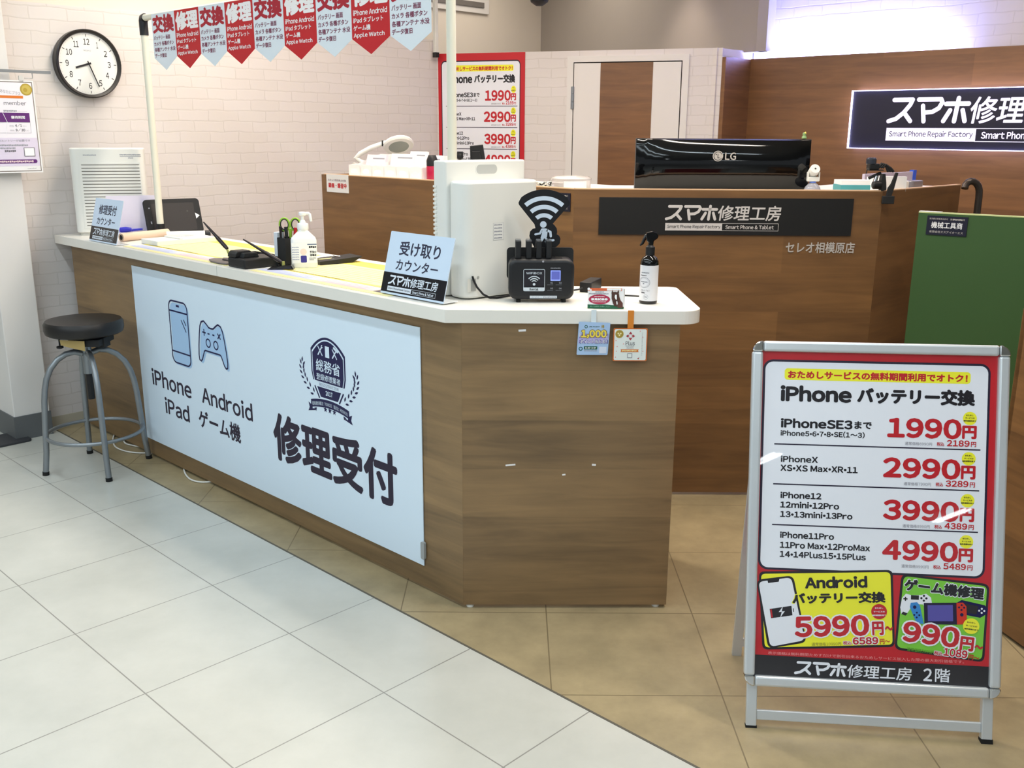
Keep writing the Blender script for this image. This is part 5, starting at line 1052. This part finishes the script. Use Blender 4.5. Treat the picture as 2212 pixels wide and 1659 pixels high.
b = MB(); b.rect(0.010, 0.026, 0.042, 0.066, 0, mat('socket_pale', '#cfcfc9', 0.5)); b.rect(0.022, 0.028, 0.041, 0.064, 0.0004, mat('socket_grey', '#a2a39f', 0.6)); b.disc(0.050, 0.068, 0.0045, 0.0004, mat('socket_grey', '#a2a39f', 0.6)); o = b.build('socket', t); o.matrix_basis = Matrix.Translation((0, -0.0006, 0)) @ Matrix.Rotation(math.radians(90), 4, 'X')
b = MB(); b.tube([(0.028, -0.002, 0.074), (0.030, -0.006, 0.060), (0.038, -0.012, 0.040), (0.055, -0.020, 0.018), (0.075, -0.028, 0.006), (0.100, -0.030, 0.004), (0.150, -0.018, 0.004), (0.22, -0.012, 0.004)], 0.0032, M_BLACK, 10); b.build('power_cable', t, smooth=True)
# wireless router rental box with round-headed sign
t = thing('wifi_box', 'black toaster-shaped rental box with slots on the worktop', 'rental box', (-0.012, 2.897, ZT), Vector((0.9995, 0.03, 0)), Vector((-0.03, 0.9995, 0)))
M_BOX = mat('box_black', '#15161a', 0.42, noise=0.05, nscale=50)
b = MB(); b.prism_y(rr_pts(0.0, 0.010, 0.198, 0.132, 0.024), 0.0, 0.085, M_BOX); b.build('case', t, smooth=True, bevel=0.010, seg=4)
b = MB(); b.prism_y(rr_pts(-0.004, 0.060, 0.202, 0.158, 0.012), 0.086, 0.090, M_BLACKM); b.build('back_plate', t, bevel=0.001)
for x in (0.030, 0.168):
    b = MB(); b.lathe([(0.007, 0), (0.007, 0.012)], M_RUB, 14, (x, 0.016, 0)); b.lathe([(0.007, 0), (0.007, 0.012)], M_RUB, 14, (x, 0.068, 0)); b.build('foot', t)
b = MB()
for x in (0.029, 0.061, 0.091, 0.121, 0.152): b.box(x - 0.010, 0.012, 0.1318, x + 0.010, 0.070, 0.1326, mat('slot_dark', '#050506', 0.9))
b.build('slots', t)
b = MB(); Mb = ink('box_white', '#c9d3dc'); b.prism(rr_pts(0.044, 0.036, 0.109, 0.103, 0.005), 0, 0.0004, Mb); b.prism(rr_pts(0.0455, 0.048, 0.1075, 0.1015, 0.003), 0.0004, 0.0008, ink('box_panel', '#16141f')); b.rect(0.0455, 0.0465, 0.1075, 0.052, 0.0008, ink('box_panel', '#16141f'))
b.rect(0.0445, 0.0375, 0.1085, 0.0475, 0.0010, Mb); b.text('Rental', 0.063, 0.0385, 0.090, 0.0460, 0.0014, I_K, 0.03); b.text('WiFiBOX', 0.0525, 0.0875, 0.1005, 0.0945, 0.0014, Mb, 0.02)
for r0, r1 in ((0.0205, 0.0235), (0.0140, 0.0170), (0.0078, 0.0106)): b.ring(0.0765, 0.0590, r0, r1, 42, 138, 0.0014, Mb)
b.disc(0.0765, 0.0572, 0.0040, 0.0014, Mb)
b.bar(0.126, 0.1045, 0.156, 0.1075, 0.0004, I_GR); b.text('トラブルサポート', 0.066, 0.0165, 0.100, 0.0205, 0.0012, I_GR, 0.02); b.rect(0.0640, 0.0145, 0.1460, 0.0225, 0.0008, Mb); b.bar(0.104, 0.0165, 0.144, 0.0205, 0.0012, I_GR)
for x, y, s_ in ((0.122, 0.055, '01'), (0.148, 0.055, '02'), (0.122, 0.038, '03'), (0.148, 0.038, '04')): b.text(s_, x + 0.004, y + 0.004, x + 0.0115, y + 0.009, 0.0004, I_GR, 0.03); b.rect(x - 0.006, y, x + 0.012, y + 0.0016, 0.0004, mat('ink_dim', '#5c5f66', 0.5))
b.disc(0.103, 0.126, 0.0030, 0.0004, I_GR)
o = b.build('front_print', t); o.matrix_basis = Matrix.Translation((0, -0.0006, 0)) @ Matrix.Rotation(math.radians(90), 4, 'X')
b = MB(); b.prism(rr_pts(0.126, 0.068, 0.156, 0.099, 0.001), 0, 0.0006, mat('small_screen', '#8fa0e0', 0.3, emit=(0.45, 0.52, 1.0), es=0.45)); b.prism(rr_pts(0.1285, 0.0715, 0.1535, 0.0965, 0.001), 0.0006, 0.0008, mat('small_screen_dim', '#5a62a8', 0.3, emit=(0.30, 0.33, 0.70), es=0.30)); o = b.build('screen', t); o.matrix_basis = Matrix.Translation((0, -0.0006, 0)) @ Matrix.Rotation(math.radians(90), 4, 'X')
for k, x in enumerate((0.029, 0.061, 0.091, 0.121)):
    lab = 'black battery stick %s from the purifier side, upright in the rental box' % ORD[k]
    q = t.matrix_world @ Vector((x, 0.012, 0.133))
    tt = thing('battery_stick', lab, 'battery', q, Vector((0.9995, 0.03, 0)), Vector((-0.03, 0.9995, 0)), 'battery sticks in the rental box')
    b = MB(); b.prism(rr_pts(-0.0085, 0.0, 0.0085, 0.055, 0.003), 0.0, 0.052, M_BLACK); b.build('shell', tt, bevel=0.002)
    b = MB(); b.box(-0.0078, 0.004, 0.052, 0.0078, 0.050, 0.054, mat('stick_top', '#50545a', 0.25)); b.build('top', tt, bevel=0.001)
# sign head: fan with three arcs and a walking figure
t = thing('wifi_sign', 'black fan-shaped sign with white wireless arcs and walking figure above the rental box', 'sign', (0.0945, 2.989, 1.178), XX, ZX)
K = 0.000236
def fan(Rr, half, cy=0.0, n=24): return [(Rr * math.sin(math.radians(-half + 2 * half * k / n)), cy + Rr * math.cos(math.radians(-half + 2 * half * k / n))) for k in range(n + 1)]
P = [(-0.0290, 0.008)] + [(-0.0765, 0.066), (-0.0785, 0.072), (-0.0755, 0.079)] + [p for p in fan(0.113, 38)] + [(0.0745, 0.079), (0.078, 0.072), (0.0755, 0.066), (0.0270, 0.010), (0.033, 0.005), (0.0395, -0.004), (0.0410, -0.016), (0.0395, -0.022), (0.0470, -0.026), (0.0515, -0.036), (0.0495, -0.050), (0.040, -0.060), (0.032, -0.063), (0.032, -0.130), (-0.030, -0.130), (-0.030, -0.060), (-0.040, -0.042), (-0.0445, -0.028), (-0.0420, -0.014), (-0.034, -0.006), (-0.0260, -0.004), (-0.0280, 0.004)]
b = MB(); b.prism(P[::-1], -0.004, 0.0, mat('sign_black', '#111217', 0.35)); Mw = ink('sign_face_white', '#ccd9e8')
for r0, r1 in ((0.0800, 0.0930), (0.0540, 0.0670), (0.0290, 0.0415)): b.ring(0.0, 0.0, r0, r1, 49, 131, 0.0005, Mw)
b.disc(-0.002, 0.0075, 0.0100, 0.0005, Mw)
b.poly([(-0.007, -0.004), (0.003, -0.004), (0.012, -0.006), (0.010, -0.030), (0.005, -0.034), (-0.010, -0.034), (-0.006, -0.020)], 0.0005, Mw)
b.stroke([(-0.006, -0.008), (-0.012, -0.020), (-0.026, -0.0225)], 0.0062, 0.0005, Mw); b.stroke([(0.006, -0.008), (0.020, -0.015), (0.0215, -0.028)], 0.0072, 0.0005, Mw)
b.stroke([(-0.003, -0.034), (-0.012, -0.048), (-0.020, -0.054)], 0.008, 0.0005, Mw); b.stroke([(0.004, -0.032), (0.013, -0.042), (0.030, -0.040)], 0.0065, 0.0005, Mw); b.poly([(0.010, -0.036), (0.013, -0.048), (0.008, -0.054), (0.003, -0.044)], 0.0005, Mw)
b.build('sign_plate', t, bevel=0.0)
# power adapter and lead
t = thing('power_adapter', 'black power adapter brick on the worktop behind the horse card', 'adapter', (0.216, 3.110, ZT), Vector((0.93, -0.36, 0)), Vector((0.36, 0.93, 0)))
b = MB(); b.box(0, 0, 0, 0.040, 0.120, 0.033, M_BLACK); b.build('brick', t, bevel=0.003)
b = MB(); b.tube([(0.012, 0.0, 0.014), (0.000, -0.010, 0.010), (-0.020, -0.014, 0.006), (-0.03, -0.06, 0.004), (-0.02, -0.12, 0.004)], 0.0028, M_BLACK, 8); b.build('lead', t, smooth=True)
t = thing('flat_cable', 'short flat black cable on the worktop between horse card and spray bottle', 'cable', (0.305, 3.050, ZT))
b = MB(); b.box(0, 0, 0.0005, 0.125, 0.010, 0.004, M_BLACK); o = b.build('strip', t, bevel=0.001); o.rotation_euler = (0, 0, math.radians(-18))
# horse riding card
ln = math.radians(10)
t = thing('horse_card', 'folded white and red horse-riding voucher card with horse head at the worktop edge', 'card', (0.220, 2.806, ZT + 0.001), Vector((0.998, -0.03, 0)), ZX * math.cos(ln) + YX * math.sin(ln))
b = MB(); b.box(0, 0, -0.0008, 0.106, 0.060, 0.0, M_PAPER); Z = 0.0004
b.rect(0.0, 0.0520, 0.100, 0.060, Z, mat('ink_rust', '#cf5f35', 0.5)); b.rrect(0.056, 0.0532, 0.098, 0.0590, 0.001, 2 * Z, I_W); b.disc(0.003, 0.057, 0.004, 2 * Z, I_W, n=12); b.disc(0.009, 0.054, 0.0025, 2 * Z, I_W, n=12)
b.text('期間限定', 0.022, 0.0465, 0.048, 0.0505, Z, I_GR, 0.02); b.bar(0.004, 0.0415, 0.062, 0.0455, Z, I_GR)
b.disc(0.0345, 0.0270, 0.0315, Z, mat('ink_crimson', '#a82a4a', 0.5), ry=0.0145); b.text('乗馬試乗券', 0.010, 0.0235, 0.059, 0.0310, 2 * Z, I_W, 0.045); b.bar(0.020, 0.0335, 0.049, 0.0365, 2 * Z, I_PINK); b.bar(0.014, 0.0185, 0.055, 0.0210, 2 * Z, I_PINK)
b.poly([(0, 0), (0.106, 0), (0.106, 0.006), (0.09, 0.0095), (0.05, 0.0125), (0.02, 0.0115), (0, 0.012)], Z, I_DG); b.text('詳しくは係員へお尋ねください', 0.008, 0.0045, 0.066, 0.0085, 2 * Z, mat('ink_mint', '#8fbfa5', 0.5))
b.poly([(0.0700, 0.047), (0.0700, 0.030), (0.0745, 0.016), (0.0780, 0.0085), (0.0850, 0.0060), (0.0890, 0.0085), (0.0905, 0.017), (0.0930, 0.030), (0.0920, 0.042), (0.0880, 0.048), (0.0810, 0.0495), (0.0740, 0.049)], 3 * Z, I_BR)
b.poly([(0.0690, 0.0440), (0.0745, 0.0485), (0.0715, 0.0560)], 3.1 * Z, I_BR); b.poly([(0.0860, 0.0485), (0.0920, 0.0440), (0.0905, 0.0560)], 3.1 * Z, I_BR); b.poly([(0.0880, 0.0030), (0.1035, 0.0030), (0.1030, 0.0170), (0.0965, 0.0250), (0.0925, 0.0360), (0.0900, 0.0150)], 2.8 * Z, mat('ink_bay', '#5a3329', 0.5))
b.poly([(0.080, 0.041), (0.085, 0.041), (0.0855, 0.030), (0.0845, 0.026), (0.0815, 0.028), (0.079, 0.034)], 4 * Z, I_W); b.poly([(0.084, 0.022), (0.087, 0.022), (0.088, 0.014), (0.086, 0.011), (0.0845, 0.016)], 4 * Z, I_W); b.stroke([(0.0745, 0.021), (0.083, 0.0245), (0.092, 0.021)], 0.001, 4 * Z, I_K); b.disc(0.0740, 0.0355, 0.0010, 4 * Z, I_K, n=8); b.disc(0.0905, 0.0355, 0.0010, 4 * Z, I_K, n=8)
b.build('front_leaf', t)
b = MB(); b.box(0, 0, -0.0008, 0.106, 0.060, 0.0, M_PAPER); o = b.build('rear_leaf', t); o.matrix_basis = Matrix.Translation((0.0035, 0.0595, -0.0015)) @ Matrix.Rotation(math.radians(22), 4, 'X') @ Matrix.Translation((0, -0.0605, 0))
# black spray bottle
t = thing('spray_bottle', 'black trigger spray bottle with white label near the worktop corner', 'bottle', (0.412, 2.912, ZT), XX, YX)
b = MB(); b.lathe([(0.024, 0), (0.0272, 0.003), (0.0275, 0.010), (0.0275, 0.118), (0.0265, 0.128), (0.022, 0.138), (0.0130, 0.145), (0.0120, 0.150)], M_BLACKG, 40); b.build('bottle_body', t, smooth=True)
b = MB(); V = []; n = 32; N = n
for z in (0.010, 0.117): V += [(0.02765 * math.cos(2 * math.pi * k / n), 0.02765 * math.sin(2 * math.pi * k / n), z) for k in range(n)]
b.add(V, [(k, (k + 1) % n, n + (k + 1) % n, n + k) for k in range(n)], mat('label_grey_white', '#dcdde2', 0.4)); b.build('label', t, smooth=True)
def wrap(r, off=0.0): return lambda X, Y: (X, Y)
b = MB(); Mi_ = mat('ink_soft', '#5d6470', 0.5)
b.bar(-0.022, 0.0940, 0.004, 0.0965, 0, Mi_); b.bar(-0.024, 0.0860, -0.004, 0.0885, 0, I_K); b.text('スマートフォン', -0.022, 0.0395, 0.008, 0.0445, 0, I_K, 0.01); b.text('専用', -0.020, 0.0325, -0.008, 0.0375, 0, I_K, 0.03)
b.ring(-0.012, 0.066, 0.0155, 0.0163, 0, 360, 0, Mi_, 32, sx=1.2); b.ring(-0.012, 0.066, 0.0130, 0.0134, 0, 360, 0, Mi_, 32, sx=1.2); b.bar(-0.024, 0.0665, 0.000, 0.0690, 0, Mi_); b.bar(-0.015, 0.0605, -0.009, 0.0635, 0, Mi_); b.ring(-0.004, 0.0225, 0.0068, 0.0073, 0, 360, 0, Mi_, 24); b.bar(-0.008, 0.0212, 0.0, 0.0238, 0, Mi_)
rr = 0.0279
b.v = [(rr * math.sin((x - 0.008) / rr), -rr * math.cos((x - 0.008) / rr) - z, y) for x, y, z in b.v]
o = b.build('label_print', t)
b = MB(); b.lathe([(0.0135, 0.146), (0.0138, 0.149), (0.0138, 0.170), (0.0105, 0.172), (0.0085, 0.176)], M_BLACK, 28); b.build('collar', t, smooth=True)
b = MB(); b.prism_y([(-0.012, 0.188), (-0.006, 0.183), (-0.007, 0.176), (0.008, 0.176), (0.009, 0.188), (0.020, 0.196), (0.023, 0.202), (0.017, 0.212), (0.004, 0.217), (-0.012, 0.214), (-0.016, 0.205)], -0.008, 0.008, M_BLACKG); b.build('spray_head', t, bevel=0.003, seg=3)
b = MB(); b.tube([(-0.006, 0, 0.206), (-0.014, 0, 0.203), (-0.019, 0, 0.193), (-0.024, 0, 0.181), (-0.031, 0, 0.174)], [0.006, 0.006, 0.0052, 0.0045, 0.0025], M_BLACKG, 12); b.build('trigger', t, smooth=True)
# hanging tags
t = thing('hanging_tag', 'blue printed point-campaign tag hanging on a clear strip from the worktop edge', 'tag', (0.189, 2.7715, 0.8270), Vector((0.9998, 0.014, 0)), ZX)
b = MB(); b.prism([(0.000, 0.002), (0.002, 0), (0.089, 0.000), (0.091, 0.002), (0.0965, 0.094), (0.0945, 0.096), (0.0065, 0.099), (0.0045, 0.097)], -0.0008, 0, ink('tag_blue', '#a9c6ea')); Z = 0.0004
b.rect(0.006, 0.050, 0.092, 0.064, Z, mat('ink_lavender', '#8f8bc8', 0.5)); b.rect(0.004, 0.035, 0.091, 0.050, Z, ink('tag_violet', '#b9b2e0'))
b.ring(0.026, 0.0845, 0.0030, 0.0046, 0, 360, Z, I_DG, 20); b.text('JRE POINT', 0.034, 0.0825, 0.066, 0.0865, Z, mat('ink_pine', '#2d5a4a', 0.5), 0.02); b.text('得', 0.070, 0.0800, 0.079, 0.0895, Z, I_GOLD, 0.02); b.text('最大', 0.0065, 0.054, 0.0125, 0.066, 2 * Z, I_W, 0.02)
b.text('1,000', 0.010, 0.0485, 0.088, 0.0765, 2 * Z, mat('ink_umber', '#7a5f30', 0.5), 0.10); b.text('1,000', 0.012, 0.0500, 0.086, 0.0750, 3 * Z, mat('ink_lemon', '#efd95a', 0.45), 0.05); b.text('万', 0.083, 0.050, 0.090, 0.057, 4 * Z, I_W, 0.02)
b.text('ポイント当たる!!', 0.007, 0.0330, 0.091, 0.0470, 2 * Z, mat('ink_royal', '#3d3a9a', 0.5), 0.08); b.text('ポイント当たる!!', 0.009, 0.0345, 0.089, 0.0455, 3 * Z, I_W, 0.02)
b.ring(0.0115, 0.0185, 0.0035, 0.0060, 0, 360, Z, mat('ink_teal', '#1f5a5a', 0.5), 20); b.rect(0.021, 0.0165, 0.060, 0.0260, Z, I_DG); b.text('ためつか', 0.024, 0.0185, 0.057, 0.0245, 2 * Z, I_W, 0.03); b.bar(0.021, 0.011, 0.060, 0.014, Z, I_GR); b.rrect(0.066, 0.005, 0.087, 0.0250, 0.001, Z, ink('tag_pale', '#d3dcee')); b.build('card', t)
b = MB(); b.box(0.040, 0.094, -0.0012, 0.055, 0.134, -0.0008, mat('clear_strip', '#dfeaf0', 0.2)); b.build('strip', t)
t = thing('hanging_tag', 'orange-edged white membership tag hanging on an orange strip from the worktop edge', 'tag', (0.2955, 2.7735, 0.8085), Vector((0.9998, 0.014, 0)), ZX)
b = MB(); b.prism(rr_pts(0, 0, 0.100, 0.0985, 0.004), -0.0008, 0, ink('tag_orange', '#cf6f33')); b.rrect(0.003, 0.003, 0.097, 0.0955, 0.004, Z, ink('tag_white', '#e4ece9'))
b.disc(0.0175, 0.0815, 0.0120, 2 * Z, I_GOLD); b.disc(0.0175, 0.0815, 0.0095, 3 * Z, ink('gold_light2', '#a8923f')); b.disc(0.0140, 0.0830, 0.0025, 4 * Z, I_LY, n=12); b.disc(0.0210, 0.0830, 0.0025, 4 * Z, I_LY, n=12); b.disc(0.0175, 0.0780, 0.0025, 4 * Z, I_LY, n=12)
for an in (0, 90, 180, 270):
    c, s_ = math.cos(math.radians(an)), math.sin(math.radians(an)); x0, y0 = 0.0500, 0.0755
    b.poly([(x0 + c * .002, y0 + s_ * .002), (x0 + c * .007 - s_ * .0045, y0 + s_ * .007 + c * .0045), (x0 + c * .0135, y0 + s_ * .0135), (x0 + c * .007 + s_ * .0045, y0 + s_ * .007 - c * .0045)][::-1], 2 * Z, ink('flower', '#b03a3a' if an % 180 else '#8f2a4a') if False else mat('ink_flower', '#a83440', 0.5))
b.rect(0.0490, 0.0695, 0.0510, 0.0815, 3 * Z, I_W); b.rect(0.0440, 0.0745, 0.0560, 0.0765, 3 * Z, I_W)
b.text('Plus', 0.0365, 0.0480, 0.0635, 0.0605, 2 * Z, ink('slate', '#6d6a72'), 0.015); b.text('member', 0.0375, 0.0440, 0.0625, 0.0475, 2 * Z, ink('slate', '#6d6a72')); b.bar(0.040, 0.0385, 0.060, 0.0410, 2 * Z, I_GR)
b.poly([(0.022, 0.0275), (0.076, 0.0275), (0.0735, 0.0315), (0.076, 0.0355), (0.022, 0.0355), (0.0245, 0.0315)], 2 * Z, I_O); b.bar(0.027, 0.0295, 0.071, 0.0335, 3 * Z, I_LY); b.rrect(0.0425, 0.0095, 0.0570, 0.0240, 0.001, 2 * Z, I_GR); b.rrect(0.0445, 0.0115, 0.0550, 0.0220, 0.001, 3 * Z, ink('tag_white', '#e4ece9'))
for x, y in ((0.078, 0.090), (0.086, 0.072), (0.008, 0.062), (0.010, 0.030), (0.008, 0.012), (0.030, 0.052), (0.088, 0.030), (0.012, 0.044)): b.disc(x, y, 0.0016, 2 * Z, I_LR, n=8)
for k, ch in enumerate('こころが笑顔であなたにプラス'): b.text(ch, 0.0835, 0.0815 - 0.0050 * k, 0.0865, 0.0850 - 0.0050 * k, 2 * Z, I_GR)
b.poly([(0.072, 0.008), (0.078, 0.012), (0.076, 0.005)], 2 * Z, mat('ink_flower', '#a83440', 0.5)); b.build('card', t)
b = MB(); b.box(0.0405, 0.097, -0.0014, 0.0580, 0.151, -0.0006, mat('orange_strip', '#d9852f', 0.35)); b.build('strip', t)

# =================================================================== STOOL, CABLES, FLOOR PLATE
t = thing('round_stool', 'grey steel stool with round black seat beside the counter end', 'stool', (-1.829 - 0.0125, 4.098 - 0.013, 0))
b = MB(); b.lathe([(0.145, 0.608), (0.156, 0.614), (0.161, 0.630), (0.160, 0.655), (0.152, 0.667), (0.120, 0.671), (0.0, 0.672)], mat('black_vinyl', '#1b1919', 0.42, noise=0.08, nscale=40), 56, cap=False); b.lathe([(0.0, 0.607), (0.146, 0.608)], M_BLACKM, 56, cap=False); b.build('seat', t, smooth=True)
b = MB(); b.lathe([(0.11, 0.598), (0.11, 0.608)], M_BLACKM, 32); b.box(-0.03, -0.10, 0.568, 0.10, 0.06, 0.598, M_BLACKM); b.prism_y([(0.058, 0.600), (0.105, 0.600), (0.108, 0.556), (0.066, 0.556)], -0.06, 0.0, M_BLACKM); b.build('seat_bracket', t, bevel=0.003)
b = MB(); b.add([(-0.062, -0.104, 0.598), (0.045, -0.112, 0.596), (0.042, -0.108, 0.552), (-0.025, -0.104, 0.566), (-0.060, -0.103, 0.576)], [(0, 4, 3, 2, 1)], mat('masking_tape', '#b9a066', 0.6)); b.add([(-0.062, -0.102, 0.598), (0.045, -0.110, 0.596), (0.042, -0.106, 0.552), (-0.025, -0.102, 0.566), (-0.060, -0.101, 0.576)], [(0, 1, 2, 3, 4)], mat('masking_tape', '#b9a066', 0.6)); o = b.build('tape', t); o['label'] = 'beige tape wrapped under the seat'
b = MB(); b.tube([(-0.075, -0.08, 0.600), (-0.075, -0.08, 0.570)], 0.004, M_BLACKM, 10); b.lathe([(0.006, 0), (0.014, 0.003), (0.014, 0.010), (0.006, 0.012)], M_BLACKM, 16, (-0.075, -0.08, 0.556)); b.build('height_knob', t, smooth=True)
b = MB(); b.tube([(0, 0, 0.43), (0, 0, 0.575)], 0.020, M_STEEL, 24); b.build('column', t, smooth=True)
b = MB(); b.tube([(0, 0, 0.315), (0, 0, 0.430)], 0.0145, M_BLACK, 20); b.build('gas_lift', t, smooth=True)
feet_ = [(-2.011, 3.983), (-1.709, 3.914), (-1.946, 4.280), (-1.648, 4.213)]
for fx, fy in feet_:
    d = Vector((fx + 1.829, fy - 4.098, 0)); R = d.length; d.normalize()
    prof = [(0.018, 0.520), (0.050, 0.530), (0.085, 0.524), (0.120, 0.503), (0.150, 0.468), (0.170, 0.425), (0.181, 0.380), (0.188, 0.330), (0.196, 0.220), (0.204, 0.10), (R, 0.012)]
    b = MB(); b.tube([tuple(d * r_ + ZX * z) for r_, z in prof], 0.0125, M_STEEL, 14); lg = b.build('leg', t, smooth=True)
    b = MB(); b.tube([tuple(d * (R + 0.001) + ZX * 0.0), tuple(d * (R - 0.0005) + ZX * 0.016)], 0.0140, M_RUB, 14); b.build('foot_cap', lg, smooth=True)
b = MB(); b.tube([(0.197 * math.cos(2 * math.pi * k / 48), 0.197 * math.sin(2 * math.pi * k / 48), 0.165) for k in range(48)], 0.0085, M_STEEL, 12, closed=True); b.build('foot_ring', t, smooth=True)
def cable(name, pts, label, r=0.0035):
    P = [Vector(p) for p in pts]; o0 = P[0].copy(); o0.z = 0
    t = thing(name, label, 'cable', o0); out = []
    for i in range(len(P) - 1):
        a0, a1, a2, a3 = P[max(i - 1, 0)], P[i], P[i + 1], P[min(i + 2, len(P) - 1)]
        for k in range(8):
            q = k / 8; out.append(0.5 * ((2 * a1) + (-a0 + a2) * q + (2 * a0 - 5 * a1 + 4 * a2 - a3) * q * q + (-a0 + 3 * a1 - 3 * a2 + a3) * q ** 3))
    out.append(P[-1]); b = MB(); b.tube([tuple(p - o0) for p in out], r, M_WPLAST, 8); b.build('lead', t, smooth=True)
cable('floor_cable', [(-1.96, 4.56, 0.005), (-1.925, 4.45, 0.005), (-1.87, 4.345, 0.005), (-1.80, 4.285, 0.005), (-1.735, 4.262, 0.005), (-1.675, 4.262, 0.005), (-1.62, 4.27, 0.005)], 'white cable curving on the floor behind the stool legs')
cable('floor_cable', [(-1.88, 4.46, 0.006), (-1.845, 4.40, 0.005), (-1.80, 4.37, 0.005), (-1.752, 4.352, 0.005), (-1.70, 4.36, 0.005)], 'short white cable loop on the floor at the counter base by the stool')
cable('floor_cable', [(-1.46, 4.10, 0.03), (-1.452, 4.055, 0.006), (-1.415, 3.97, 0.005), (-1.372, 3.91, 0.005), (-1.325, 3.884, 0.005), (-1.285, 3.888, 0.005), (-1.25, 3.90, 0.006)], 'white cable drooping from under the counter before the gamepad sign')
cable('floor_cable', [(-0.875, 3.53, 0.008), (-0.862, 3.495, 0.005), (-0.838, 3.478, 0.005), (-0.810, 3.475, 0.006)], 'short white cable end peeping out under the middle of the counter')
t = thing('floor_plate', 'dark flat base plate lying on white tiles at the pillar foot', 'plate', (-2.45, 4.44, 0), BX, -AX)
b = MB(); b.prism(rr_pts(-0.14, -0.10, 0.10, 0.08, 0.02), 0.0, 0.012, mat('plate_dark', '#35363a', 0.5)); b.build('plate', t, bevel=0.003)
